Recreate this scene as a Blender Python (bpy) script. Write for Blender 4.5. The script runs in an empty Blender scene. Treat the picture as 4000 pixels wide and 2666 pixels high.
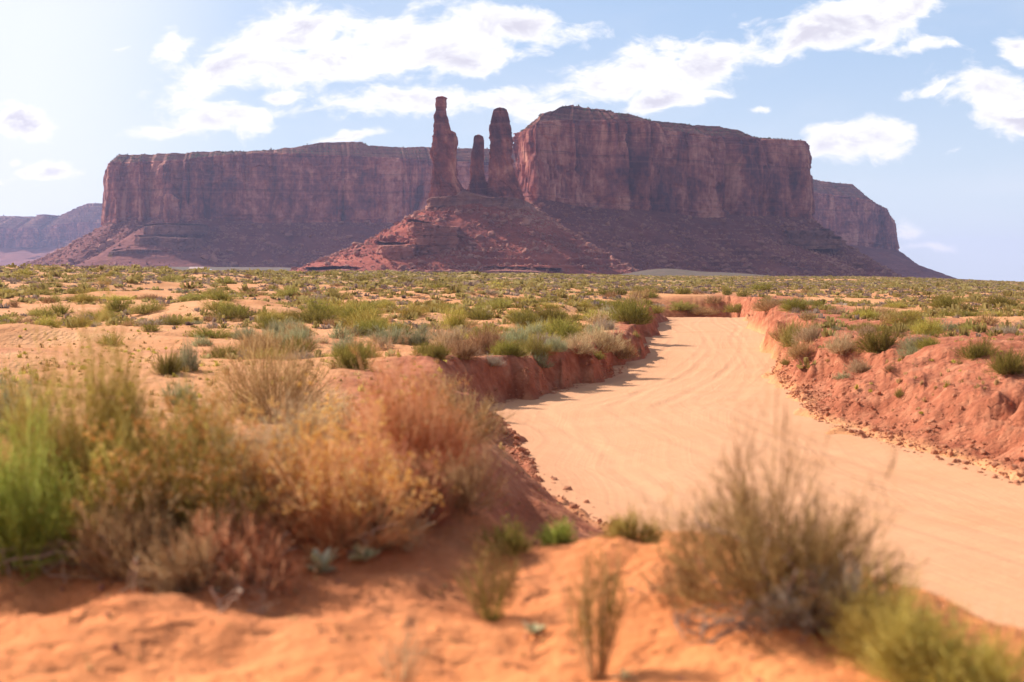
import bpy, math, random
import numpy as np
from mathutils import Vector
D = bpy.data
SC = bpy.context.scene
COL = SC.collection
F = 5555.0      # focal length in photo pixels (50 mm on 36 mm, 4000 px wide)
HZ = 1085.0     # row of the true horizon
CZ = 3.0        # camera height above the road (m)

# ------------------------------------------------------------------ camera
cam = D.cameras.new('camera'); co = D.objects.new('camera', cam); COL.objects.link(co)
co.location = (0, 0, CZ); co.rotation_euler = (math.radians(90), 0, 0)
cam.lens = 50; cam.sensor_width = 36; cam.shift_y = -(1333 - HZ) / 4000.0
cam.clip_start = 0.1; cam.clip_end = 60000
cam.dof.use_dof = True; cam.dof.focus_distance = 90; cam.dof.aperture_fstop = 1.5
SC.camera = co
# ------------------------------------------------------------------ exposure
SC.view_settings.view_transform = 'Standard'; SC.view_settings.look = 'None'
SC.view_settings.exposure = 0.62; SC.view_settings.gamma = 1.0
# ------------------------------------------------------------------ sun
SUN_AZ = math.radians(-46)     # from +Y (view direction), negative = left
SUN_EL = math.radians(35)
sd = Vector((math.sin(SUN_AZ) * math.cos(SUN_EL), math.cos(SUN_AZ) * math.cos(SUN_EL), math.sin(SUN_EL)))
sl = D.lights.new('sun', 'SUN'); sl.energy = 5.0; sl.angle = math.radians(0.53); sl.color = (1.0, 0.95, 0.87)
so = D.objects.new('sun', sl); COL.objects.link(so)
so.rotation_euler = (-sd).to_track_quat('-Z', 'Y').to_euler(); so.location = (-300, 250, 400)

# ------------------------------------------------------------------ node helpers
class NT:
    def __init__(s, tree): s.t = tree; s.n = tree.nodes; s.l = tree.links
    def new(s, ty, **kw):
        nd = s.n.new(ty)
        for k, v in kw.items(): setattr(nd, k, v)
        return nd
    def put(s, inp, v):
        if hasattr(v, 'is_output'): s.l.new(v, inp)
        elif v is not None:
            if isinstance(v, (tuple, list)) and len(v) == 3 and inp.type == 'RGBA': v = (*v, 1)
            inp.default_value = v
    def math(s, op, a, b=None, c=None, clamp=False):
        nd = s.new('ShaderNodeMath', operation=op, use_clamp=clamp)
        s.put(nd.inputs[0], a)
        if b is not None: s.put(nd.inputs[1], b)
        if c is not None: s.put(nd.inputs[2], c)
        return nd.outputs[0]
    def vmath(s, op, a, b=None):
        nd = s.new('ShaderNodeVectorMath', operation=op)
        s.put(nd.inputs[0], a)
        if b is not None: s.put(nd.inputs[1], b)
        return nd.outputs['Value'] if op in ('LENGTH', 'DOT_PRODUCT', 'DISTANCE') else nd.outputs[0]
    def xyz(s, x, y, z):
        nd = s.new('ShaderNodeCombineXYZ'); s.put(nd.inputs[0], x); s.put(nd.inputs[1], y); s.put(nd.inputs[2], z); return nd.outputs[0]
    def sep(s, v):
        nd = s.new('ShaderNodeSeparateXYZ'); s.put(nd.inputs[0], v); return nd.outputs
    def noise(s, v, scale, detail=5, rough=0.55, dist=0.0):
        nd = s.new('ShaderNodeTexNoise'); s.put(nd.inputs['Vector'], v)
        nd.inputs['Scale'].default_value = scale; nd.inputs['Detail'].default_value = detail
        nd.inputs['Roughness'].default_value = rough; nd.inputs['Distortion'].default_value = dist
        return nd.outputs['Fac']
    def smooth(s, x, a, b, lo=0.0, hi=1.0):
        nd = s.new('ShaderNodeMapRange', interpolation_type='SMOOTHSTEP'); s.put(nd.inputs[0], x)
        for i, v in zip((1, 2, 3, 4), (a, b, lo, hi)): s.put(nd.inputs[i], v)
        return nd.outputs[0]
    def mix(s, f, a, b, blend='MIX'):
        nd = s.new('ShaderNodeMix', data_type='RGBA', blend_type=blend)
        s.put(nd.inputs[0], f); s.put(nd.inputs[6], a); s.put(nd.inputs[7], b); return nd.outputs[2]
    def ramp(s, f, stops):
        nd = s.new('ShaderNodeValToRGB'); cr = nd.color_ramp
        while len(cr.elements) < len(stops): cr.elements.new(0.5)
        for e, (p, c) in zip(cr.elements, stops): e.position = p; e.color = (*c, 1)
        s.put(nd.inputs[0], f); return nd.outputs[0]
    def bump(s, h, strength, dist, nrm=None):
        nd = s.new('ShaderNodeBump'); s.put(nd.inputs['Height'], h)
        nd.inputs['Strength'].default_value = strength; nd.inputs['Distance'].default_value = dist
        if nrm is not None: s.put(nd.inputs['Normal'], nrm)
        return nd.outputs[0]
    def attr(s, name):
        return s.new('ShaderNodeAttribute', attribute_name=name)

# ------------------------------------------------------------------ world: Nishita sky + cloud field by direction
W = D.worlds.new('World'); SC.world = W; W.use_nodes = True
w = NT(W.node_tree); w.n.clear()
sky = w.new('ShaderNodeTexSky', sky_type='NISHITA'); sky.sun_disc = False
sky.sun_elevation = SUN_EL; sky.sun_rotation = SUN_AZ
sky.altitude = 1600; sky.air_density = 1.0; sky.dust_density = 1.6; sky.ozone_density = 1.6
dirv = w.new('ShaderNodeTexCoord').outputs['Generated']
dx, dy, dz = w.sep(dirv)
ysafe = w.math('MAXIMUM', dy, 0.05)
cu = w.math('DIVIDE', dx, ysafe); cv = w.math('DIVIDE', dz, ysafe)
uv = w.xyz(cu, cv, 0.0)
wn = w.new('ShaderNodeTexNoise'); w.put(wn.inputs['Vector'], uv)
wn.inputs['Scale'].default_value = 11; wn.inputs['Detail'].default_value = 4
warp = w.vmath('SCALE', w.vmath('SUBTRACT', wn.outputs['Color'], (0.5, 0.5, 0.5)))
warp.node.inputs['Scale'].default_value = 0.05
uvw = w.vmath('ADD', uv, warp)
CLOUDS = [ # centre x, y, half width, half height (photo px), slope in degrees, strength
 (1180,105,330,105,14,1),(1560,160,420,125,3,1),(900,300,340,90,22,1),(2020,120,300,70,-2,1),(1300,255,480,85,8,1),(1800,230,230,70,10,1),(700,205,115,85,25,.8),
 (880,485,300,62,4,1),(640,525,160,25,0,.7),(1560,408,300,58,5,1),(1090,400,85,26,0,.8),(1960,390,250,55,8,.8),(2120,425,120,55,10,.8),
 (2380,290,270,100,18,1),(2800,230,330,105,18,1),(3180,150,320,95,20,1),(3500,60,270,85,22,1),(2540,400,160,45,5,1),(2780,360,100,18,5,.6),(3400,185,130,25,20,.6),
 (3360,560,265,72,4,1),(3700,350,160,30,12,.8),(3840,370,190,90,-14,1),(3960,480,190,85,-10,1),(3980,185,95,48,-15,.9),(3750,600,70,20,25,.6),
 (70,470,150,55,0,.9),(180,665,170,42,3,.9),(60,610,40,22,0,.7),(1310,545,130,18,0,.8),(3560,885,90,32,0,.55),(3640,940,120,20,5,.45),(3080,620,160,22,5,.45),
 (2980,410,60,12,0,.5),(3650,200,140,20,0,.45),(500,180,60,18,0,.45)]
field = None
for cx, cy, rx, ry, rot, st in CLOUDS:
    mp = w.new('ShaderNodeMapping', vector_type='TEXTURE')
    w.put(mp.inputs['Vector'], uvw)
    mp.inputs['Location'].default_value = ((cx - 2000) / F, (HZ - cy) / F, 0)
    mp.inputs['Rotation'].default_value = (0, 0, math.radians(rot))
    mp.inputs['Scale'].default_value = (rx * 1.14 / F, ry * 1.25 / F, 1)
    e = w.math('MULTIPLY', w.math('SUBTRACT', 1.0, w.vmath('LENGTH', mp.outputs[0])), st)
    field = e if field is None else w.math('SMOOTH_MAX', field, e, 0.25)
nb = w.noise(w.vmath('MULTIPLY', uv, (1, 1.9, 1)), 13, 9, 0.62, 0.3)
nf = w.noise(w.vmath('MULTIPLY', uvw, (1, 2.2, 1)), 34, 9, 0.66, 0.8)
dens = w.math('ADD', w.math('MULTIPLY_ADD', w.math('SUBTRACT', nb, 0.5), 2.6, field), w.math('MULTIPLY', w.math('SUBTRACT', nf, 0.5), 1.1))
front = w.smooth(dy, 0.3, 0.5)
generic = w.math('MULTIPLY', w.math('SUBTRACT', w.noise(w.vmath('MULTIPLY', dirv, (1, 1, 2.5)), 3.0, 8, 0.6, 0.3), 0.60), 4.0)
dens = w.math('ADD', w.math('MULTIPLY', dens, front), w.math('MULTIPLY', generic, w.math('SUBTRACT', 1.0, front)))
mask = w.smooth(dens, -0.02, 0.5)
veil = w.math('MULTIPLY', w.smooth(w.noise(w.vmath('MULTIPLY', uv, (1, 3.5, 1)), 3.2, 6, 0.55, 0.6), 0.42, 0.72), 0.4)
# cloud body: whiter tops, lavender-grey thick bases (the clouds are lit from above)
up = w.new('ShaderNodeTexNoise'); w.put(up.inputs['Vector'], w.vmath('MULTIPLY', w.vmath('ADD', uv, (-0.004, 0.010, 0)), (1, 1.9, 1)))
up.inputs['Scale'].default_value = 13; up.inputs['Detail'].default_value = 9; up.inputs['Roughness'].default_value = 0.62; up.inputs['Distortion'].default_value = 0.3
thick = w.smooth(dens, 0.35, 1.35)
shade = w.math('MULTIPLY', w.smooth(dens, 0.35, 0.95), w.smooth(w.math('SUBTRACT', up.outputs['Fac'], nb), -0.09, 0.07))
ccol = w.mix(shade, (7.7, 7.6, 7.7), (5.3, 5.15, 5.8))
base = sky.outputs[0]
# pale band of dusty air low over the horizon and brightness toward the sun come with the sky; lift overall paleness a little
sunside = w.smooth(dy, 0.1, 0.7)      # the half of the sky under the sun is pale with dust and thin cirrus, the other half clear
low = w.math('MULTIPLY', w.smooth(dz, 0.0, 0.5, 0.9, 0.75), sunside)
base = w.mix(low, base, w.mix(w.smooth(dz, 0.0, 0.2), (5.3, 6.0, 6.5), (3.05, 4.25, 6.0)))
sdot = w.vmath('DOT_PRODUCT', dirv, tuple(sd))
glow = w.math('MULTIPLY', w.smooth(w.math('SUBTRACT', sdot, w.math('MULTIPLY', dx, 1.2)), 0.86, 1.2), 0.85)
base = w.mix(glow, base, (6.9, 7.1, 7.4))
base = w.mix(veil, base, (6.0, 6.3, 6.8))
ccol2 = w.mix(w.math('MULTIPLY', mask, 0.98), base, ccol)
bg = w.new('ShaderNodeBackground'); w.put(bg.inputs['Color'], ccol2); bg.inputs['Strength'].default_value = 0.096
w.l.new(bg.outputs[0], w.new('ShaderNodeOutputWorld').inputs['Surface'])

# ------------------------------------------------------------------ numpy noise
def _h(ix, iy, seed):
    n = (ix.astype(np.int64) * 374761393 + iy.astype(np.int64) * 668265263 + seed * 1274126177) & 0xffffffff
    n = ((n ^ (n >> 13)) * 1103515245) & 0xffffffff
    n = ((n ^ (n >> 16)) * 2246822519) & 0xffffffff
    return ((n ^ (n >> 15)) & 0xffffff) / float(0xffffff) * 2 - 1
def vn(x, y, seed=0):
    x, y = np.broadcast_arrays(np.asarray(x, float), np.asarray(y, float))
    ix = np.floor(x); iy = np.floor(y); fx = x - ix; fy = y - iy
    fx = fx * fx * (3 - 2 * fx); fy = fy * fy * (3 - 2 * fy)
    a = _h(ix, iy, seed); b = _h(ix + 1, iy, seed); c = _h(ix, iy + 1, seed); d = _h(ix + 1, iy + 1, seed)
    return a + (b - a) * fx + (c - a) * fy + (a - b - c + d) * fx * fy
def fbm(x, y, seed=0, oct=4, gain=0.5, lac=2.03):
    r = 0; a = 1.0; t = 0
    for i in range(oct):
        r = r + a * vn(x, y, seed + i * 17); t += a; a *= gain
        xx = x * lac * 0.96 + y * lac * 0.28 + 3.7; y = y * lac * 0.96 - x * lac * 0.28 + 1.3; x = xx
    return r / t
def ridged(x, y, seed=0, oct=4, gain=0.5):
    r = 0; a = 1.0; t = 0
    for i in range(oct):
        r = r + a * (1 - 2 * np.abs(vn(x, y, seed + i * 31))); t += a; a *= gain; x = x * 2.07 + 1.1; y = y * 2.07 + 5.3
    return r / t
def sst(x, a=0.0, b=1.0):
    t = np.clip((x - a) / (b - a), 0, 1); return t * t * (3 - 2 * t)

# ------------------------------------------------------------------ mesh helpers
def mesh_np(name, V, Fq, smooth=False, attrs=None, uv=None):
    V = np.ascontiguousarray(V, dtype=np.float32); Fq = np.ascontiguousarray(Fq, dtype=np.int32)
    k = Fq.shape[1]; m = D.meshes.new(name)
    m.vertices.add(len(V)); m.vertices.foreach_set('co', V.ravel())
    m.loops.add(Fq.size); m.loops.foreach_set('vertex_index', Fq.ravel())
    m.polygons.add(len(Fq)); m.polygons.foreach_set('loop_start', np.arange(0, Fq.size, k, dtype=np.int32))
    m.polygons.foreach_set('use_smooth', np.full(len(Fq), smooth, dtype=bool))
    m.update(calc_edges=True)
    for an, av in (attrs or {}).items():
        a = m.attributes.new(an, 'FLOAT', 'POINT'); a.data.foreach_set('value', np.ascontiguousarray(av, dtype=np.float32))
    if uv is not None:
        ul = m.uv_layers.new(name='UVMap'); ul.data.foreach_set('uv', np.ascontiguousarray(uv[Fq.ravel()], dtype=np.float32).ravel())
    return m
def obj(name, mesh, mat=None, parent=None, loc=None):
    if mat is not None and not mesh.materials: mesh.materials.append(mat)
    o = D.objects.new(name, mesh); COL.objects.link(o)
    if loc is not None: o.location = loc
    if parent is not None: o.parent = parent
    return o
def thing(name, label, cat, loc=(0, 0, 0), group=None):
    o = D.objects.new(name, None); COL.objects.link(o); o.location = loc; o.empty_display_size = 0.2
    return tag(o, label, cat, group)
def tag(o, label=None, cat=None, group=None, kind=None):
    if label: o['label'] = label
    if cat: o['category'] = cat
    if group: o['group'] = group
    if kind: o['kind'] = kind
    return o
def grid_faces(nr, nc, wrap=False):
    r = np.arange(nr - 1)[:, None]; cN = nc if wrap else nc - 1; c = np.arange(cN)[None, :]
    a = r * nc + c; b = r * nc + (c + 1) % nc
    return np.stack([a, b, b + nc, a + nc], -1).reshape(-1, 4)

# ------------------------------------------------------------------ the lie of the land
RY  = np.array([-40, 2, 6, 10, 14, 18, 21.2, 25, 29.5, 33, 35.5, 41, 47, 56.5, 74, 104, 118, 135])
RXL = np.array([30, 6.6, 5.1, 3.7, 2.2, 1.0, .5, .1, -.35, -.8, .5, 2.0, 3.5, 5.1, 7.2, 11.3, 12.2, 10])
RXR = np.array([37, 14.2, 12.2, 10.4, 8.9, 7.8, 7.2, 6.7, 6.35, 6.8, 7.1, 7.8, 8.7, 10.3, 12.8, 17.6, 19.3, 18])
YY = np.linspace(-40, 135, 1751)
def _sm(a, k):
    ker = np.hanning(k); ker /= ker.sum(); return np.convolve(np.pad(a, k // 2, mode='edge'), ker, 'valid')[:len(YY)]
XLs = _sm(np.interp(YY, RY, RXL), 41); XRs = _sm(np.interp(YY, RY, RXR), 61)
CLs = 1 / np.sqrt(1 + np.gradient(XLs, YY) ** 2); CRs = 1 / np.sqrt(1 + np.gradient(XRs, YY) ** 2)
def roadz(y): return 0.06 * np.sin(y / 9.0) * sst(y, 15, 40) - 1.6 * sst(y, 107, 128) - 0.15 * sst(y, 60, 45) * sst(y, 34, 46)
def H(x, y, detail=True):
    x = np.asarray(x, float); y = np.asarray(y, float)
    ys = np.maximum(y, 1.0); px = np.clip(2000 + F * x / ys, -3000, 7000)
    R = np.interp(px, [0, 900, 1500, 2600, 4000], [230, 250, 380, 600, 760])
    pe = np.interp(px, [-800, 0, 600, 715, 860, 1000, 2000, 2600, 3300, 3600, 4000, 5000], [1050, 1052, 1054, 1066, 1066, 1066, 1069, 1081, 1081, 1086, 1104, 1106])
    pf = np.interp(px, [-800, 0, 1100, 1300, 2000, 2600, 3300, 3700, 4000, 5000], [1034, 1040, 1045, 1056, 1066, 1076, 1079, 1088, 1103, 1105])
    zl = np.interp(y, [0, 10, 20, 34, 60, 120], [1.5, 1.5, 1.2, 1.0, .9, .9])
    zr = np.interp(y, [0, 20, 35, 60, 120], [1.2, 1.45, 1.55, 1.25, 1.0])
    mid = np.interp(y, YY, (XLs + XRs) / 2)
    side = sst(x - mid, -1, 1)
    zn = zl + (zr - zl) * side
    ze = CZ - (pe - HZ) * R / F
    t = np.clip((y - 45) / (R - 45), 0, 1)
    z = zn + (ze - zn) * t
    # beyond the rim of the near plain
    pfar = np.where(y < 950, pe + (y - R) / (950 - R) * 7.0, np.interp(y, [950, 2100], [0, 1]) * (pf - (pe + 7)) + pe + 7)
    yc = np.where(pfar > HZ, y, np.minimum(y, 3200.0))
    z = np.where(y > R, CZ - (pfar - HZ) * yc / F, z)
    z = z + 7.5 * np.exp(-((px - 2590) / 150.0) ** 2 - ((y - 1290) / 90.0) ** 2) + 4 * np.exp(-((px - 2850) / 170.0) ** 2 - ((y - 1290) / 110.0) ** 2)
    if detail:
        fade = sst(y, 10, 35); far = 1 - sst(y, 900, 1500)
        z = z + fade * far * (0.28 * fbm(x / 11, y / 14, 3, 3) + 0.5 * fbm(x / 38, y / 46, 9, 2) * sst(y, 40, 120) * (1 - 0.55 * side))
        dune = np.maximum(0, fbm(x / 7.5, y / 9.5, 21, 3) - 0.05)
        z = z + fade * far * dune * (1.1 - 0.6 * sst(y, 90, 160)) * (1 - 0.6 * side)
        z = z + 0.10 * fbm(x / 1.3, y / 1.3, 5, 4) * (1 - sst(y, 60, 130)) + 0.16 * fbm(x / 3.2 + 4, y / 3.0, 8, 2) * (1 - sst(y, 30, 60))
    hum = 0.30 * np.exp(-((x + 1.9) / 1.5) ** 2 - ((y - 9.2) / 1.1) ** 2) + 0.24 * np.exp(-((x + .55) / .6) ** 2 - ((y - 10.0) / 1.0) ** 2) + 0.16 * np.exp(-((x - 1.25) / .6) ** 2 - ((y - 6.9) / .5) ** 2) - 0.12 * np.exp(-((x + .2) / .5) ** 2 - ((y - 8.2) / .6) ** 2)
    z = z + hum + 0.13 * fbm(x / .6, y / .8, 12, 4) * (1 - sst(y, 12, 25))
    hol = np.exp(-(((x - .55) / 1.35) ** 2 + ((y - 12.6) / 3.3) ** 2) ** 2)
    z = z - (z - .30) * np.clip(hol * 1.15, 0, 1)
    # road cutting and banks
    xl = np.interp(y, YY, XLs); xr = np.interp(y, YY, XRs); cl = np.interp(y, YY, CLs); cr = np.interp(y, YY, CRs)
    wob = (0.45 * fbm(x / 1.0, y / 1.3, 41, 4) + 0.35 * fbm(x / .5, y / 1.1, 43, 3) * sst(y, 30, 40)) * sst(y, 14, 24) + 0.55 * vn(x / 3.5, y / 4.5, 47) * sst(y, 20, 36)
    dl = (xl - x) * cl + wob; dr = (x - xr) * cr + wob * 1.2
    wl = np.interp(y, [0, 12, 17, 25, 31, 35, 60, 107], [3.2, 3.2, 2.2, 1.9, 1.5, .75, .8, 1.1])
    wr = np.interp(y, [0, 20, 34, 40, 46, 55, 107], [4.6, 4.6, 4.0, 2.6, 1.4, 1.3, 1.4])
    fl = sst(dl / wl); fr = sst(dr / wr) ** 0.8
    f = np.maximum(fl, fr)
    gone = sst(y, 126, 131) + (y < -38)
    f = np.maximum(f, np.clip(gone, 0, 1))
    rz = roadz(y) - 0.07
    zb = rz + (z - rz) * f
    if detail:
        slope = np.clip(4 * f * (1 - f), 0, 1) * (y < 140) * (y > 4)
        rough = fbm(x / .45, y / .45, 61, 4) * 0.14 + ridged(x / 1.1, y / .8, 71, 4) * 0.20
        zb = zb + slope * rough * (0.55 + 0.45 * sst(y, 14, 22)) * (0.8 + 0.45 * side)
        # a hummocky crust just above the right bank, a crumbly berm along its toe and along the left edge
        bl = np.exp(-((dl - 0.18) / 0.16) ** 2) * sst(y, 14, 18) * (1 - sst(y, 30, 34))
        br = np.exp(-((dr - 0.30) / 0.30) ** 2) * sst(y, 14, 18) * (1 - sst(y, 40, 46))
        zb = zb + (bl * 0.11 + br * 0.10) * (1 + 0.8 * fbm(x / .22, y / .22, 81, 3))
        crust = side * sst(dr, 3.0, 5.0) * (1 - sst(dr, 9, 16)) * (1 - sst(y, 40, 55))
        zb = zb + crust * 0.12 * ridged(x / .9, y / .9, 91, 3)
    return zb
def soil_red_and_shade(x, y):
    xl = np.interp(y, YY, XLs); xr = np.interp(y, YY, XRs)
    wob = (0.45 * fbm(x / 1.0, y / 1.3, 41, 4) + 0.35 * fbm(x / .5, y / 1.1, 43, 3) * sst(y, 30, 40)) * sst(y, 14, 24) + 0.55 * vn(x / 3.5, y / 4.5, 47) * sst(y, 20, 36)
    dl = xl - x + wob; dr = x - xr + wob * 1.2
    wl = np.interp(y, [0, 12, 17, 31, 35, 107], [3.2, 3.2, 2.2, 1.5, .7, .7]); 
    n = fbm(x / 1.6, y / 1.6, 101, 3) * 0.5
    a = sst(dl, -0.3, .15) * (1 - sst(dl + n * .6, wl * 1.1 + .25, wl * 1.5 + .7)) * sst(y, 15, 21)
    b = sst(dr, 0.1, .6) * (1 - sst(dr + n * 3, np.interp(y, [0, 38, 60], [8, 6, 3.2]), np.interp(y, [0, 38, 60], [15, 11, 6])))
    a2 = b * 0
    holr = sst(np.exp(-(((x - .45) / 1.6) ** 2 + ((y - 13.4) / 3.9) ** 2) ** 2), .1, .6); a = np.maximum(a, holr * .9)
    m = np.maximum(a, b) * (1 - sst(y, 124, 150)); m = np.maximum(m, sst(y, 109, 114) * (1 - sst(y, 126, 134)) * (dl < 3) * (dr < 3))
    far = sst(fbm(x / 30, y / 60, 111, 3), 0.15, 0.45) * sst(y, 150, 300) * sst(x / np.maximum(y, 1), 0.1, 0.2) * 0.9
    nearleft = sst(fbm(x / 6, y / 3, 121, 3), -0.1, 0.3) * (1 - sst(np.abs(y - 40), 5, 14)) * sst(-x, 3, 8) * 0.55
    m = np.maximum(m, .5 * np.exp(-(((x + 1.3) / 1.7) ** 2 + ((y - 8.0) / 1.7) ** 2) ** 1.5)); return np.clip(np.maximum(np.maximum(m, far), np.maximum(nearleft, .85 * sst(y, 900, 1100))), 0, 1)  # first term: shade under the left brush put into the soil colour
_ys = np.geomspace(3.5, 2500, 3000)
def ground_at(px, py):
    """first point of the land on the sight line through a photo pixel"""
    sx = (px - 2000) / F; sz = (py - HZ) / F
    hz = H(sx * _ys, _ys); d = (CZ - sz * _ys) - hz
    i = np.argmax(d < 0)
    if d[i] >= 0: i = len(_ys) - 1
    y0, y1 = _ys[max(i - 1, 0)], _ys[i]; d0, d1 = d[max(i - 1, 0)], d[i]
    y = y0 + (y1 - y0) * (d0 / (d0 - d1) if d0 != d1 else 0)
    return float(sx * y), float(y), float(H(sx * y, y))
def world(px, py, Y): return ((px - 2000) / F * Y, Y, CZ - (py - HZ) * Y / F)

# ------------------------------------------------------------------ materials
def mat(name):
    m = D.materials.new(name); m.use_nodes = True; t = NT(m.node_tree); t.n.clear()
    out = t.new('ShaderNodeOutputMaterial'); return m, t, out
def principled(t, out, col, rough=0.95, spec=0.15, nrm=None):
    b = t.new('ShaderNodeBsdfPrincipled'); t.put(b.inputs['Base Color'], col); t.put(b.inputs['Roughness'], rough)
    b.inputs['Specular IOR Level'].default_value = spec
    if nrm is not None: t.put(b.inputs['Normal'], nrm)
    t.l.new(b.outputs[0], out.inputs['Surface']); return b

def ground_mat():
    m, t, out = mat('desert_sand')
    P = t.new('ShaderNodeNewGeometry').outputs['Position']
    px_, py_, pz_ = t.sep(P)
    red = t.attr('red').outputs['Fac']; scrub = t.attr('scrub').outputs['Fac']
    n1 = t.noise(P, 0.35, 6, 0.6); n2 = t.noise(P, 2.2, 6, 0.65); n3 = t.noise(P, 18, 5, 0.6)
    sand = t.ramp(n1, [(0.3, (.56, .215, .08)), (0.5, (.63, .28, .12)), (0.7, (.67, .335, .155))])
    near = t.smooth(py_, 9, 20)
    sand = t.mix(near, t.mix(n2, (.66, .185, .055), (.76, .30, .11)), sand)
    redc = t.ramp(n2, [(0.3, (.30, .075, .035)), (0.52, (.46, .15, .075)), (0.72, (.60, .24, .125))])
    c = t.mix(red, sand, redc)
    c = t.mix(t.math('MULTIPLY', t.smooth(n3, 0.56, 0.72), 0.35), c, (.36, .13, .065))
    # low growth and litter too small to model, at long range
    sp = t.noise(t.vmath('MULTIPLY', P, (1, .55, 1)), 0.42, 7, 0.72)
    sp2 = t.noise(P, 0.02, 4, 0.6)
    g = t.ramp(t.noise(P, 0.11, 5, 0.6), [(0.35, (.15, .14, .045)), (0.55, (.25, .21, .08)), (0.72, (.26, .20, .13))])
    cov = t.math('MULTIPLY', scrub, t.smooth(t.math('ADD', sp, t.math('MULTIPLY', t.math('SUBTRACT', sp2, .5), .5)), 0.38, 0.56))
    c = t.mix(cov, c, g)
    farc = t.ramp(t.noise(P, 0.12, 7, 0.7), [(0.3, (.08, .065, .04)), (0.5, (.13, .09, .06)), (0.7, (.20, .11, .08))])
    c = t.mix(t.smooth(py_, 820, 1000), c, farc)
    h = t.math('ADD', t.math('MULTIPLY', t.noise(P, 9, 7, 0.62), 0.05), t.math('MULTIPLY', t.noise(P, 1.7, 5, 0.6), 0.14))
    h = t.math('ADD', h, t.math('MULTIPLY', t.noise(P, 45, 4, 0.7), 0.008)); h = t.math('ADD', h, t.math('MULTIPLY', t.smooth(t.noise(P, 4.5, 3, 0.5), 0.3, 0.45), 0.03))
    # wind ripples
    wv = t.new('ShaderNodeTexWave', wave_type='BANDS', bands_direction='X'); t.put(wv.inputs['Vector'], P)
    wv.inputs['Scale'].default_value = 1.7; wv.inputs['Distortion'].default_value = 7; wv.inputs['Detail'].default_value = 3; wv.inputs['Detail Scale'].default_value = 1.2
    rip = t.math('MULTIPLY', wv.outputs['Fac'], t.smooth(n1, 0.5, 0.62, 0, 0.02))
    h = t.math('ADD', h, rip)
    ck = t.math('MULTIPLY', red, t.math('MULTIPLY', t.noise(P, 5, 6, 0.7, 1.2), 0.10)); h = t.math('ADD', h, ck)
    principled(t, out, c, 0.95, 0.1, t.bump(h, 0.8, 1.0)); return m
def road_mat():
    m, t, out = mat('road_dirt')
    uvn = t.new('ShaderNodeUVMap').outputs[0]; u, v, _ = t.sep(uvn)
    P = t.new('ShaderNodeNewGeometry').outputs['Position']
    wob = t.math('MULTIPLY', t.math('SUBTRACT', t.noise(t.xyz(0, t.math('MULTIPLY', v, .06), 0), 1, 2), 0.5), 4.0)
    uu = t.math('ADD', u, wob)
    streak = t.noise(t.xyz(t.math('MULTIPLY', uu, 4.2), t.math('MULTIPLY', v, 0.035), 0), 1.0, 4, 0.55, 0.1)
    streak2 = t.noise(t.xyz(t.math('MULTIPLY', t.math('ADD', u, t.math('MULTIPLY', wob, -1.3)), 9), t.math('MULTIPLY', v, 0.05), 4.0), 1.0, 4, 0.55, 0.1)
    patch = t.noise(P, 0.28, 6, 0.6); fine = t.noise(P, 26, 4, 0.6)
    c = t.ramp(patch, [(0.3, (.57, .275, .135)), (0.55, (.62, .31, .16)), (0.75, (.585, .28, .14))])
    dark = t.smooth(streak, 0.60, 0.70); dark2 = t.smooth(streak2, 0.60, 0.70)
    c = t.mix(t.math('MULTIPLY', dark, 0.42), c, (.50, .235, .12))
    c = t.mix(t.math('MULTIPLY', dark2, 0.30), c, (.54, .25, .125))
    edge = t.math('ABSOLUTE', u)
    en = t.math('ADD', edge, t.math('MULTIPLY', t.math('SUBTRACT', t.noise(P, 1.3, 5, .6), .5), 1.1))
    c = t.mix(t.smooth(en, 2.5, 3.7, 0, 0.6), c, (.60, .27, .135))
    c = t.mix(t.math('MULTIPLY', t.smooth(fine, 0.62, 0.75), 0.25), c, (.55, .28, .15))
    # tyre tread chatter
    tw = t.new('ShaderNodeTexWave', wave_type='BANDS', bands_direction='Y'); t.put(tw.inputs['Vector'], t.xyz(u, v, 0))
    tw.inputs['Scale'].default_value = 2.2; tw.inputs['Distortion'].default_value = 1.5
    h = t.math('ADD', t.math('MULTIPLY', streak, 0.035), t.math('MULTIPLY', streak2, 0.02))
    h = t.math('ADD', h, t.math('ADD', t.math('MULTIPLY', t.noise(P, 2.5, 6, .6), .04), t.math('MULTIPLY', fine, .006)))
    principled(t, out, c, 0.93, 0.12, t.bump(h, 0.55, 1.0)); return m
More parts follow.
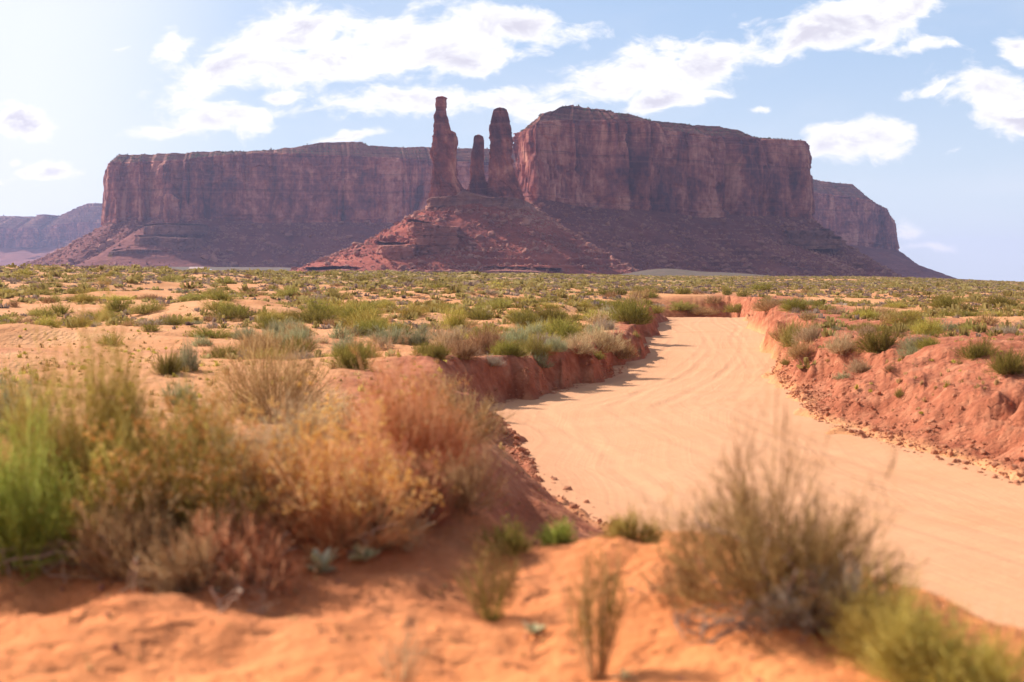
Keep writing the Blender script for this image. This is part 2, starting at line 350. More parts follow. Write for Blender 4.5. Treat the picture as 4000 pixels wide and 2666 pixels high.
def rock_mat(name, light, mid_, dark, streak=1.0, strata=0.5, bumpd=2.0, greenish=0.0):
    m, t, out = mat(name)
    P = t.new('ShaderNodeNewGeometry').outputs['Position']; x, y, z = t.sep(P)
    big = t.noise(t.vmath('MULTIPLY', P, (1, 1, 1.4)), 0.018, 5, 0.6, 0.5)
    vs = t.noise(t.vmath('MULTIPLY', P, (1, 1, 0.10)), 0.055, 7, 0.62, 0.8)
    vs2 = t.noise(t.vmath('MULTIPLY', P, (1, 1, 0.06)), 0.22, 5, 0.65, 0.6)
    zz = t.math('ADD', z, t.math('MULTIPLY', t.noise(P, 0.012, 4), 12))
    st = t.noise(t.xyz(0, 0, zz), 0.17, 6, 0.75)
    pp = t.noise(P, 0.13, 6, 0.62)
    f = t.math('ADD', t.math('MULTIPLY', t.math('SUBTRACT', vs, .5), 0.9 * streak), t.math('MULTIPLY', t.math('SUBTRACT', big, .5), 1.3))
    f = t.math('ADD', t.math('ADD', f, t.math('MULTIPLY', t.math('SUBTRACT', pp, .5), 0.9)), 0.5)
    patch2 = t.noise(t.vmath('MULTIPLY', P, (1, 1, 0.35)), 0.022, 5, 0.6, 1.0)
    f = t.math('ADD', f, t.math('MULTIPLY', t.math('SUBTRACT', patch2, .5), 2.1 * streak))
    c = t.ramp(f, [(0.12, dark), (0.40, tuple((a + b) / 2 for a, b in zip(dark, mid_))), (0.58, mid_), (0.9, light)])
    c = t.mix(t.math('MULTIPLY', t.smooth(st, 0.52, 0.62), strata), c, tuple(v * .55 for v in dark))
    c = t.mix(t.math('MULTIPLY', t.smooth(st, 0.46, 0.38), strata * .5), c, light)
    c = t.mix(t.math('MULTIPLY', t.smooth(vs2, 0.60, 0.70), 0.3 * streak), c, tuple(v * .6 for v in dark))
    if greenish: c = t.mix(t.math('MULTIPLY', t.smooth(t.noise(P, 0.25, 6, .7), 0.5, 0.6), greenish), c, (.17, .16, .09))
    h = t.math('ADD', t.math('MULTIPLY', t.noise(P, 0.5, 7, 0.65), 0.6), t.math('MULTIPLY', t.math('ADD', st, vs), 0.5))
    principled(t, out, c, 0.95, 0.1, t.bump(h, 0.9, bumpd)); return m
M_ground = ground_mat(); M_road = road_mat()
M_cliff = rock_mat('sandstone_cliff', (.68, .29, .19), (.40, .115, .082), (.11, .031, .036))
M_rim = rock_mat('layered_rim_rock', (.58, .28, .19), (.32, .115, .08), (.11, .042, .038), 0.1, 1.0, 2.5, 0.15)
M_ledge = rock_mat('ledged_shale', (.42, .20, .14), (.29, .12, .085), (.14, .055, .048), 0.35, 0.75)
M_talus = rock_mat('talus_rubble', (.36, .135, .09), (.24, .068, .048), (.15, .042, .036), 0.15, 0.2, 2.5)
M_talusred = rock_mat('red_talus_rubble', (.50, .155, .09), (.35, .082, .048), (.20, .045, .032), 0.15, 0.25, 2.0)
M_cap = rock_mat('caprock', (.50, .22, .14), (.33, .125, .08), (.16, .06, .05), 0.2, 0.8, 2.0, 0.3)
M_boulder = rock_mat('fallen_sandstone', (.56, .27, .185), (.40, .165, .11), (.26, .09, .065), 0.2, 0.1, 0.8)

def plant_mat(name, c0, c1, c2, trans=0.45, bright=1.0):
    """c0..c2 by strand; a random tint per plant"""
    m, t, out = mat(name)
    a = t.attr('tone').outputs['Fac']
    c = t.ramp(a, [(0.05, c0), (0.5, c1), (0.95, c2)])
    rnd = t.new('ShaderNodeObjectInfo').outputs['Random']
    hs = t.new('ShaderNodeHueSaturation'); t.put(hs.inputs['Color'], c)
    t.put(hs.inputs['Hue'], t.math('MULTIPLY_ADD', rnd, 0.03, 0.485)); t.put(hs.inputs['Value'], t.math('MULTIPLY_ADD', rnd, 0.4, 0.8 * bright))
    d = t.new('ShaderNodeBsdfDiffuse'); t.put(d.inputs['Color'], hs.outputs[0])
    tr = t.new('ShaderNodeBsdfTranslucent'); t.put(tr.inputs['Color'], hs.outputs[0])
    mx = t.new('ShaderNodeMixShader'); mx.inputs[0].default_value = trans
    t.l.new(d.outputs[0], mx.inputs[1]); t.l.new(tr.outputs[0], mx.inputs[2]); t.l.new(mx.outputs[0], out.inputs['Surface'])
    return m
PM = {
 'olive': plant_mat('olive_stems', (.15, .11, .028), (.25, .20, .045), (.40, .325, .08), .4),
 'green': plant_mat('bright_green_stems', (.17, .18, .03), (.30, .33, .05), (.50, .52, .13)),
 'gold': plant_mat('golden_green_stems', (.27, .17, .03), (.45, .33, .07), (.62, .50, .15), .5),
 'sage': plant_mat('grey_green_leaves', (.20, .19, .09), (.32, .31, .16), (.46, .44, .25)),
 'orange': plant_mat('rusty_twigs', (.42, .14, .06), (.63, .27, .12), (.77, .45, .24), .5),
 'brown': plant_mat('brown_twigs', (.24, .115, .05), (.40, .225, .10), (.60, .39, .20), .4),
 'tan': plant_mat('tan_dry_stems', (.34, .21, .11), (.52, .35, .19), (.66, .49, .29)),
 'grey': plant_mat('grey_dead_twigs', (.24, .165, .115), (.40, .30, .22), (.56, .45, .35), .3),
 'darkbrown': plant_mat('dark_brown_green_stems', (.14, .07, .03), (.27, .15, .055), (.47, .30, .12)),
 'midgreen': plant_mat('olive_yellow_stems', (.22, .17, .04), (.35, .275, .07), (.49, .39, .125)),
 'flower': plant_mat('dry_yellow_flowers', (.70, .38, .10), (.88, .56, .18), (.92, .70, .32), .3),
 'leafpale': plant_mat('pale_felted_leaves', (.48, .44, .22), (.64, .59, .33), (.77, .72, .46), .3),
 'wood': plant_mat('pale_bare_wood', (.42, .26, .15), (.56, .38, .24), (.68, .50, .34), .0),
}

# ------------------------------------------------------------------ ground sheet
def build_ground():
    fa = np.radians(np.linspace(-24, 24, 1301))
    side = np.radians(np.concatenate([np.linspace(24.2, 60, 60), np.linspace(62, 180, 30)]))
    ang = np.concatenate([-side[::-1][1:], fa, side])          # azimuth from +Y
    r = np.concatenate([[0.4], np.geomspace(1.2, 160, 560), np.geomspace(163, 1500, 170), np.geomspace(1560, 12000, 38)])
    A, R = np.meshgrid(ang, r); X = R * np.sin(A); Y = R * np.cos(A)
    Z = H(X, Y)
    Z[-12:] = np.where(Z[-12:] > 40, 40, Z[-12:])
    red = soil_red_and_shade(X, Y)
    px = 2000 + F * X / np.maximum(Y, 1)
    scr = sst(Y, 100, 260) * 0.75; scr = np.maximum(scr, sst(R, 700, 900))
    V = np.stack([X, Y, Z], -1).reshape(-1, 3)
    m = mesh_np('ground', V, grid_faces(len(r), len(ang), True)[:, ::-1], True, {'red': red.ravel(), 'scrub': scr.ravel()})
    tag(obj('ground', m, M_ground), kind='structure')
def build_road():
    y = np.concatenate([np.linspace(-36, 4, 60), np.linspace(4.2, 60, 420), np.linspace(60.4, 127, 140)])
    u = np.linspace(-1, 1, 111)
    xl = np.interp(y, YY, XLs) - 0.55; xr = np.interp(y, YY, XRs) + 0.75
    Ym, Um = np.meshgrid(y, u, indexing='ij')
    X = xl[:, None] + (xr - xl)[:, None] * (Um + 1) / 2
    d = np.minimum(X - np.interp(y, YY, XLs)[:, None], np.interp(y, YY, XRs)[:, None] - X)
    Z = roadz(Ym) + 0.03 * fbm(X / 1.5, Ym / 2.6, 131, 3) 
    um = (X - (xl + xr)[:, None] / 2)      # wheel ruts wandering along the road
    for q_, (u0, am, wl_, ph_) in enumerate([(-2.1, .5, 17, 0), (-.5, .5, 17, 0), (.9, .7, 23, 2), (2.4, .7, 23, 2), (-1.2, 1.3, 31, 4), (1.5, .3, 13, 1)]):
        c_ = u0 + am * np.sin(Ym / wl_ * 2 + ph_); g_ = np.abs(um - c_)
        Z = Z - 0.013 * np.exp(-(g_ / .13) ** 2) * (0.6 + 0.6 * vn(Ym / 6, q_ + 0 * Ym, 135)) + 0.007 * np.exp(-((g_ - .25) / .09) ** 2)
    Z = Z - sst(-d, 0.0, 0.9) * 0.0 + 0.05 * sst(-d, -1.2, 0.3) + 0.02 * np.cos(Um * 3)
    V = np.stack([X, Ym, Z], -1).reshape(-1, 3)
    s = np.cumsum(np.r_[0, np.hypot(np.diff(y), np.diff((xl + xr) / 2))])
    uvm = np.stack([(Um * 4.0), np.repeat(s[:, None], len(u), 1)], -1).reshape(-1, 2)
    m = mesh_np('dirt_road', V, grid_faces(len(y), len(u)), True, None, uvm)
    tag(obj('dirt_road', m, M_road), kind='structure')
build_ground(); build_road()

# ------------------------------------------------------------------ mesas
def resample(P, A, ds):
    """P (n,2) closed path; A dict of per-node values -> evenly spaced"""
    Pc = np.vstack([P, P[:1]]); seg = np.hypot(*np.diff(Pc, axis=0).T); s = np.r_[0, np.cumsum(seg)]; L = s[-1]
    n = int(L / ds); t = np.arange(n) / n * L
    out = np.stack([np.interp(t, s, Pc[:, 0]), np.interp(t, s, Pc[:, 1])], -1)
    At = {k: np.interp(t, s, np.r_[v, v[0]]) for k, v in A.items()}
    return out, At, t, L
def csmooth(a, k):
    if k < 2: return a
    k = int(k) | 1; ker = np.hanning(k + 2)[1:-1]; ker /= ker.sum()
    h = k // 2; a2 = np.concatenate([a[-h:], a, a[:h]])
    if a.ndim == 1: return np.convolve(a2, ker, 'valid')
    return np.stack([np.convolve(a2[:, i], ker, 'valid') for i in range(a.shape[1])], -1)
def normals(P, k):
    Q = csmooth(P, k); T = np.roll(Q, -1, 0) - np.roll(Q, 1, 0); T /= np.linalg.norm(T, axis=1)[:, None] + 1e-9
    return np.stack([T[:, 1], -T[:, 0]], -1)      # outward for counter-clockwise (seen from above) paths
def facets(t, L, rng, step, amp):
    n = max(6, int(L / step)); br = np.sort(rng.uniform(0, L, n)); v = rng.uniform(-amp, amp, n)
    return np.interp(t, np.r_[br[-1] - L, br, br[0] + L], np.r_[v[-1], v, v[0]])
def cracks(t, L, rng, step, depth, width):
    d = np.zeros_like(t)
    for c in rng.uniform(0, L, int(L / step)):
        wd = width * rng.uniform(.4, 1.6); dp = depth * rng.uniform(.3, 1.3)
        q = np.abs((t - c + L / 2) % L - L / 2); d = np.maximum(d, dp * np.clip(1 - q / wd, 0, 1))
    return d
SURF = {}    # talus / cap vertices, kept for scattering stones and scrub
def mesa(key, parent, nodes, spine, seed, yfront, ds=2.0, cap_in=70, steps=5, fl=1.0, rows=(90, 60, 80), cliff_mat=None, talus_mat=None, cap_mat=None,
         batter=6, base_band=0.14, talus_rough=1.0, has_talus=True, crk=None, names=('cliff', 'talus_slope', 'caprock')):
    """nodes: (photo x, distance, rim row, cliff-base row, foot row, talus run, top row); front from left to right, then the back"""
    rng = np.random.RandomState(seed)
    N = np.array(nodes, float); Y = N[:, 1]; X = (N[:, 0] - 2000) / F * Y
    zf = lambda row, yy: CZ - (row - HZ) * yy / F
    Y0 = Y; Y = np.minimum(Y, yfront)
    A = dict(rim=zf(N[:, 2], Y), base=zf(N[:, 3], Y), foot=zf(N[:, 4], np.maximum(Y - N[:, 5], 50)), run=N[:, 5], top=zf(N[:, 6], Y + cap_in * .5))
    Y = Y0
    P, A, t, L = resample(np.stack([X, Y], -1), A, ds)
    A['rim'] = csmooth(A['rim'], 12 / ds); A['base'] = csmooth(A['base'], 30 / ds)
    Nn = normals(P, 30 / ds); Pn = csmooth(P, 14 / ds); n = len(P)
    fa = facets(t, L, rng, 60, 9 * fl) + facets(t, L, rng, 24, 4 * fl) + facets(t, L, rng, 9, 1.6 * fl)
    ck = cracks(t, L, rng, 55, 9 * fl, 4.0) + cracks(t, L, rng, 14, 3.0 * fl, 2.0)
    if crk:
        for cpx, dep, wid in crk:
            ppx = 2000 + F * P[:, 0] / P[:, 1]; fr = np.abs(ppx - cpx) * P[:, 1] / F; fr[Nn[:, 1] > 0.2] = 1e3
            ck = ck + dep * np.clip(1 - fr / wid, 0, 1)
    # ---- cliff
    nr = rows[0]; v = np.linspace(0, 1, nr)[:, None]; T = t[None, :]
    z = (A['base'] - 4)[None] + (A['rim'] - A['base'] + 4)[None] * v
    hh = (A['rim'] - A['base'])[None]
    zabs = z + 6 * fbm(T / 60, z * 0 + 3, seed + 5, 2)
    disp = fa[None] * (0.75 + 0.5 * fbm(T / 45, z / 60, seed + 1, 2)) - ck[None] * np.clip(0.55 + 0.9 * fbm(T / 30, z / 35, seed + 2, 2), 0, 1.4)
    disp = disp + 2.6 * fl * fbm(T / 16, z / 55, seed + 3, 4) + 1.0 * fl * fbm(T / 4, z / 12, seed + 4, 3)
    spall = sst(fbm(T / 26, z / 30, seed + 8, 3), 0.12, 0.2); disp = disp - 3.0 * fl * spall; spall2 = sst(fbm(T / 12, z / 22, seed + 18, 3), 0.16, 0.2); disp = disp - 1.8 * fl * spall2
    disp = disp + batter * (1 - v) ** 1.6
    band = sst(base_band - v, 0, 0.03); stepz = np.floor(zabs / 3.2); disp = disp * (1 - .45 * band) + band * (1.5 + 1.1 * _h(stepz, stepz * 0, seed) + 0.7 * fbm(T / 3, zabs / 3.2, seed + 9, 2))
    tb = sst(v, 0.93, 0.96); stepz = np.floor(zabs / 2.6); disp = disp - tb * (2.0 + 1.6 * _h(stepz, stepz * 0, seed + 7) )
    disp[-1] = np.minimum(disp[-1], disp[-2]) - 1.0
    X2 = Pn[None, :, 0] + Nn[None, :, 0] * disp; Y2 = Pn[None, :, 1] + Nn[None, :, 1] * disp
    V = np.stack([X2, Y2, z + 0 * T], -1).reshape(-1, 3)
    cl = obj(names[0], mesh_np(names[0], V, grid_faces(nr, n, True), False), cliff_mat or M_cliff, parent)
    # ---- cap: stepped ledges going inward, then the top to the spine
    S0, S1 = np.array([world(*spine[0][:1], HZ, spine[0][1])[:2], world(*spine[1][:1], HZ, spine[1][1])[:2]])
    rimX, rimY = X2[-1], Y2[-1]
    dS = S1 - S0; q = np.clip(((rimX - S0[0]) * dS[0] + (rimY - S0[1]) * dS[1]) / (dS @ dS + 1e-9), 0, 1)
    SX = S0[0] + dS[0] * q; SY = S0[1] + dS[1] * q
    dist = np.hypot(SX - rimX, SY - rimY) + 1e-6
    r1 = rows[1]; tt = np.concatenate([np.linspace(0, 1, r1), 1 + np.linspace(0.08, 1, 12)])[:, None]
    inn = np.minimum(cap_in, dist * 0.8)[None]
    d_in = np.where(tt <= 1, inn * tt, inn + (dist[None] - inn) * (tt - 1))
    fr = np.clip(tt, 0, 1) + 0.05 * fbm(T / 25, tt * 3, seed + 11, 3)
    q5 = fr * steps; lv = np.floor(q5); fq = q5 - lv
    prof = np.clip((lv + sst(fq, 0.62, 0.86)) / steps, 0, 1)
    prof = 0.9 * prof + 0.1 * np.clip(fr, 0, 1)
    hgt = (A['top'] - A['rim'])[None]
    zc = A['rim'][None] - 0.3 + hgt * prof + sst(tt, 0, 0.1) * np.minimum(1, np.abs(hgt) / 8) * (1.2 * fbm(T / 7, d_in / 7, seed + 12, 3) + 1.2 * fbm(T / 30, d_in / 20, seed + 13, 2))
    ux = (SX - rimX) / dist; uy = (SY - rimY) / dist
    jit = 2.5 * fbm(T / 9, tt * 5, seed + 14, 3) * sst(tt, 0, .2) * (tt < 1)
    V = np.stack([rimX[None] + ux[None] * (d_in + jit), rimY[None] + uy[None] * (d_in + jit), zc], -1)
    SURF[key + '_cap'] = V[2:].reshape(-1, 3)
    obj(names[2], mesh_np(names[2], V.reshape(-1, 3), grid_faces(len(tt), n, True), False), cap_mat or M_cap, parent)
    # ---- talus
    if has_talus:
        nr = rows[2]; v = np.linspace(-0.06, 1.12, nr)[:, None]
        Nt = normals(P, 120 / ds); Pt = csmooth(P, 60 / ds)
        run = A['run'][None] * (1 + 0.10 * fbm(T / 50, 0 * T, seed + 20, 3))
        vv = np.clip(v, 0, 1.2)
        prof = 1 - (1 - np.minimum(vv, 1)) ** 1.18 + 0.0
        drop = (A['base'] - A['foot'])[None]
        z = (A['base'] + 2)[None] - drop * prof - np.maximum(v - 1, 0) * 60 - np.minimum(v, 0) * drop * .6
        midf = sst(v, -0.02, 0.15)
        gul = ridged(T / 38 + 0.3 * fbm(T / 60, v * 2, seed + 25, 2), v * 0.7, seed + 21, 3)
        z = z + midf * (1 - sst(v, 0.85, 1.0)) * (3.4 * gul + 1.5 * fbm(T / 12, v * 10, seed + 22, 4)) * talus_rough
        z = z + midf * (1.1 * fbm(T / 3.3, v * drop / 3.3, seed + 23, 3) * talus_rough)
        led = sst(fbm(T / 55, v * 2.2, seed + 24, 3), 0.05, 0.3) * midf * (1 - sst(v, .8, 1))
        hq = 7.0; zq = np.floor(z / hq) * hq + hq * sst((z / hq) % 1, 0.7, 0.95); z = z + (zq - z) * led * 0.9
        off = batter * .6 + run * v
        V = np.stack([Pt[None, :, 0] + Nt[None, :, 0] * off, Pt[None, :, 1] + Nt[None, :, 1] * off, z], -1)
        SURF[key + '_talus'] = V[3:-6]
        obj(names[1], mesh_np(names[1], V.reshape(-1, 3), grid_faces(nr, n, True)[:, ::-1], False), talus_mat or M_talus, parent)

# front nodes run left to right; the path is counter-clockwise seen from above
m_left = thing('mesa', 'long flat-topped red mesa behind and left of the three spires', 'mesa')
mesa('left', m_left, [
 (412, 2440, 640, 893, 1043, 120, 604), (425, 2400, 632, 880, 1043, 128, 600), (452, 2372, 632, 878, 1043, 140, 598), (478, 2392, 632, 876, 1043, 140, 598), (520, 2372, 634, 872, 1043, 150, 597), (548, 2366, 632, 870, 1043, 150, 597), (568, 2385, 628, 868, 1043, 160, 597), (606, 2380, 626, 862, 1043, 150, 594),
 (618, 2346, 630, 861, 1043, 150, 592), (655, 2334, 628, 861, 1043, 150, 592), (690, 2350, 622, 861, 1043, 150, 590), (730, 2342, 622, 861, 1043, 150, 590), (800, 2370, 612, 863, 1044, 140, 588), (900, 2375, 606, 865, 1045, 140, 585), (1020, 2390, 598, 868, 1046, 140, 582),
 (1130, 2400, 600, 870, 1048, 140, 574), (1275, 2410, 604, 874, 1050, 140, 546), (1420, 2420, 610, 876, 1052, 140, 546), (1450, 2425, 612, 876, 1052, 140, 563), (1570, 2440, 617, 878, 1054, 140, 567), (1700, 2455, 628, 880, 1056, 140, 571),
 (2060, 2500, 630, 880, 1060, 140, 571), (2350, 2560, 630, 880, 1060, 140, 571), (2500, 2800, 640, 880, 1060, 140, 600), (2200, 3050, 650, 890, 1060, 140, 610), (1200, 3050, 650, 890, 1050, 150, 610), (500, 2950, 660, 895, 1050, 160, 630), (425, 2700, 660, 900, 1048, 170, 630)],
 [(560, 2640), (2100, 2760)], 11, 2460, ds=2.3, cap_in=60, fl=1.0, crk=[(520, 14, 9), (575, 12, 8), (610, 12, 7), (700, 14, 10), (960, 10, 9), (1180, 8, 12), (1490, 9, 10), (850, 7, 9)])
m_right = thing('mesa', 'great sheer-walled red mesa right of the spires, highest and broadest in the photo', 'mesa')
mesa('right', m_right, [
 (2026, 1790, 520, 775, 1070, 130, 490), (2030, 1712, 530, 772, 1070, 140, 480), (2062, 1668, 500, 775, 1072, 140, 455), (2092, 1640, 480, 782, 1072, 150, 438), (2150, 1664, 470, 794, 1074, 165, 424), (2185, 1671, 467, 800, 1074, 165, 412), (2215, 1678, 466, 808, 1074, 170, 403), (2290, 1695, 468, 822, 1075, 170, 405),
 (2435, 1722, 468, 824, 1076, 170, 424), (2520, 1742, 470, 830, 1076, 170, 436), (2585, 1758, 478, 836, 1077, 170, 452), (2615, 1770, 506, 840, 1077, 170, 462), (2742, 1800, 520, 862, 1078, 170, 474), (2880, 1840, 534, 852, 1078, 170, 486),
 (2960, 1862, 538, 852, 1079, 170, 500), (3010, 1880, 541, 853, 1079, 170, 530), (3090, 1900, 545, 855, 1080, 165, 538), (3150, 1915, 551, 857, 1080, 125, 546), (3158, 1960, 560, 860, 1080, 115, 554), (3130, 2100, 575, 870, 1080, 115, 570),
 (2900, 2300, 590, 890, 1080, 160, 565), (2450, 2250, 570, 880, 1078, 160, 540), (2150, 2050, 540, 860, 1076, 150, 510)],
 [(2250, 1850), (2950, 2020)], 23, 1915, ds=1.5, cap_in=36, fl=1.0, rows=(130, 140, 110), steps=8, cap_mat=M_rim, crk=[(2472, 24, 8), (2500, 8, 5), (2642, 8, 9), (2868, 22, 12), (2905, 10, 6), (3010, 16, 8), (3100, 16, 5), (2205, 6, 6), (2350, 7, 9), (2420, 5, 5)])
m_fr = thing('mesa', 'hazy dark mesa stepping down toward the right horizon, partly behind the great mesa', 'mesa')
mesa('farright', m_fr, [
 (3040, 3100, 740, 930, 1083, 200, 672), (3170, 3100, 742, 940, 1083, 200, 676), (3210, 3110, 752, 950, 1083, 200, 694), (3320, 3130, 768, 962, 1084, 200, 709), (3405, 3160, 785, 972, 1084, 200, 716), (3420, 3175, 800, 975, 1084, 200, 748), (3470, 3190, 815, 978, 1084, 110, 786), (3496, 3230, 850, 980, 1084, 88, 828),
 (3500, 3400, 880, 985, 1084, 80, 850), (3300, 3600, 850, 985, 1084, 170, 800), (3000, 3500, 800, 960, 1084, 180, 740)],
 [(3150, 3260), (3360, 3330)], 37, 3230, ds=3.0, cap_in=65, steps=6, fl=1.1, rows=(80, 50, 60), batter=10)
m_fl = thing('mesa', 'pale hazy far-off mesa at the left edge of the photo', 'mesa')
mesa('farleft', m_fl, [
 (-1200, 5600, 880, 975, 1043, 350, 860), (-500, 5500, 870, 972, 1043, 350, 845), (0, 5450, 885, 970, 1042, 350, 840), (60, 5500, 898, 970, 1042, 350, 852), (110, 5440, 890, 968, 1042, 350, 835), (160, 5500, 895, 968, 1042, 350, 845), (215, 5460, 880, 966, 1042, 350, 815), (270, 5430, 868, 966, 1042, 350, 790), (345, 5430, 868, 966, 1042, 350, 790), (360, 5440, 870, 966, 1042, 350, 800),
 (420, 5420, 870, 966, 1042, 350, 793), (620, 5450, 870, 966, 1042, 350, 800), (700, 5900, 880, 966, 1042, 350, 830), (-1000, 6300, 880, 970, 1042, 350, 850)],
 [(-900, 5900), (560, 5800)], 53, 5500, ds=6.0, cap_in=170, steps=6, fl=2.6, rows=(60, 50, 40), batter=16, base_band=0.05)
m_ped = thing('talus_ridge', 'steep rubble ridge with a banded outcrop, carrying the three rock spires', 'rocky ridge')
mesa('ped', m_ped, [
 (1674, 1500, 790, 822, 1062, 120, 782), (1674, 1466, 778, 822, 1064, 145, 770), (1692, 1454, 770, 820, 1065, 140, 765), (1780, 1450, 764, 812, 1066, 135, 752), (1812, 1452, 742, 808, 1066, 135, 735), (1850, 1454, 756, 804, 1067, 130, 745), (1905, 1452, 770, 806, 1068, 130, 760), (2000, 1454, 772, 812, 1069, 130, 762), (2050, 1470, 786, 806, 1070, 120, 776),
 (2085, 1520, 800, 812, 1070, 110, 796), (2060, 1560, 790, 815, 1070, 100, 790), (1700, 1550, 790, 822, 1066, 110, 785)],
 [(1740, 1505), (2000, 1510)], 71, 1470, ds=1.1, cap_in=12, steps=2, fl=0.8, rows=(40, 20, 130), cliff_mat=M_ledge, talus_mat=M_talusred, cap_mat=M_cliff, batter=3, base_band=1.0, talus_rough=0.85, names=('ledge', 'talus_slope', 'ridge_top'))

# ---- banded outcrops (steps of harder rock) on the rubble slopes
def outcrop(parent, name, nodes, depth, seed, mat_=None, band=2.4, ds=1.0):
    """nodes (px, dist, rim row, base row) left to right; goes back into the slope by depth"""
    N = np.array(nodes, float); X = (N[:, 0] - 2000) / F * N[:, 1]; Y = N[:, 1]
    zr = CZ - (N[:, 2] - HZ) * Y / F; zb = CZ - (N[:, 3] - HZ) * Y / F
    P = np.stack([np.r_[X, X[::-1]], np.r_[Y, Y[::-1] + depth]], -1)
    A = dict(r=np.r_[zr, zr[::-1] + 3], b=np.r_[zb, zb[::-1]])
    P, A, t, L = resample(P, A, ds); rng = np.random.RandomState(seed)
    Nn = normals(P, 5 / ds); nr = 46; v = np.linspace(0, 1, nr)[:, None]; T = t[None]
    z = A['b'][None] - 4 + (A['r'] - A['b'] + 4)[None] * v
    zz = z + 1.5 * fbm(T / 25, 0 * T, seed, 2)
    k = np.floor(zz / band)
    disp = 1.1 * _h(k, k * 0, seed) + 1.6 * fbm(T / 6, k * 1.3, seed + 1, 3) + facets(t, L, rng, 16, 3.2)[None] - (cracks(t, L, rng, 9, 3.5, 1.8)[None]) * (0.5 + vn(T / 9, z / 9, seed + 5)) + 2.0 * (1 - v) - 2.5 * sst(fbm(T / 9, z / 5, seed + 6, 3), .1, .2)
    X2 = P[None, :, 0] + Nn[None, :, 0] * disp; Y2 = P[None, :, 1] + Nn[None, :, 1] * disp
    V = np.stack([X2, Y2, z + 0 * T], -1).reshape(-1, 3); Fc = grid_faces(nr, len(t), True)
    # top: fan rows to the middle
    c = np.array([X2[-1].mean(), Y2[-1].mean()]); n = len(t); tops = []
    mx = X2[-1]; my = np.full(n, Y2[-1].mean())
    for q in np.linspace(0.15, 1, 8):
        tops.append(np.stack([X2[-1] + (mx - X2[-1]) * q, Y2[-1] + (my - Y2[-1]) * q, z[-1] + 0.8 * fbm(t / 4, q * 6 + 0 * t, seed + 4, 3) + 3 * q * 0.4], -1))
    V = np.vstack([V] + tops); Fc = grid_faces(nr + 8, n, True)
    obj(name, mesh_np(name, V, Fc, False), mat_ or M_ledge, parent)
M_prow = rock_mat('red_banded_shale', (.52, .22, .15), (.38, .135, .09), (.24, .085, .06), 0.2, 0.85, 1.5)
outcrop(m_ped, 'banded_outcrop', [(1598, 1405, 872, 975), (1606, 1360, 866, 1000), (1650, 1352, 872, 1000), (1705, 1352, 878, 1000), (1772, 1366, 888, 1000)], 85, 5, M_prow)
outcrop(m_ped, 'banded_outcrop', [(1478, 1372, 962, 990), (1500, 1352, 962, 1000), (1560, 1344, 960, 1003), (1616, 1346, 956, 1000)], 45, 6, M_prow)
outcrop(m_ped, 'foot_ledge', [(1180, 1325, 1060, 1075), (1230, 1326, 1062, 1075), (1330, 1310, 1056, 1075), (1400, 1322, 1063, 1075), (1520, 1300, 1057, 1076), (1610, 1318, 1064, 1076), (1700, 1300, 1057, 1076), (1840, 1316, 1063, 1076), (1950, 1302, 1058, 1076), (2090, 1318, 1062, 1077), (2180, 1335, 1067, 1077)], 40, 7, M_prow, 2.0)
outcrop(m_right, 'banded_outcrop', [(3080, 1800, 902, 925), (3160, 1800, 900, 928), (3246, 1812, 902, 926), (3252, 1850, 905, 926)], 90, 8)
outcrop(m_right, 'banded_outcrop', [(3010, 1780, 938, 958), (3130, 1778, 934, 962), (3280, 1790, 936, 960), (3286, 1830, 938, 960)], 80, 9)
outcrop(m_left, 'banded_outcrop', [(560, 2296, 888, 905), (610, 2280, 880, 908), (660, 2275, 880, 910), (790, 2290, 886, 905)], 50, 12, None, 3.0, 1.5)
outcrop(m_left, 'banded_outcrop', [(525, 2262, 930, 955), (600, 2250, 926, 960), (690, 2246, 930, 972), (770, 2255, 934, 955)], 50, 13, None, 3.0, 1.5)
outcrop(m_left, 'banded_outcrop', [(430, 2235, 985, 1000), (520, 2225, 975, 1003), (600, 2225, 975, 1002), (690, 2235, 985, 1000)], 40, 14, None, 3.0, 1.5)
outcrop(m_left, 'buttress', [(634, 2335, 775, 868), (645, 2322, 760, 870), (675, 2320, 762, 870), (692, 2330, 780, 868)], 40, 15, M_cliff, 9.0, 1.2)

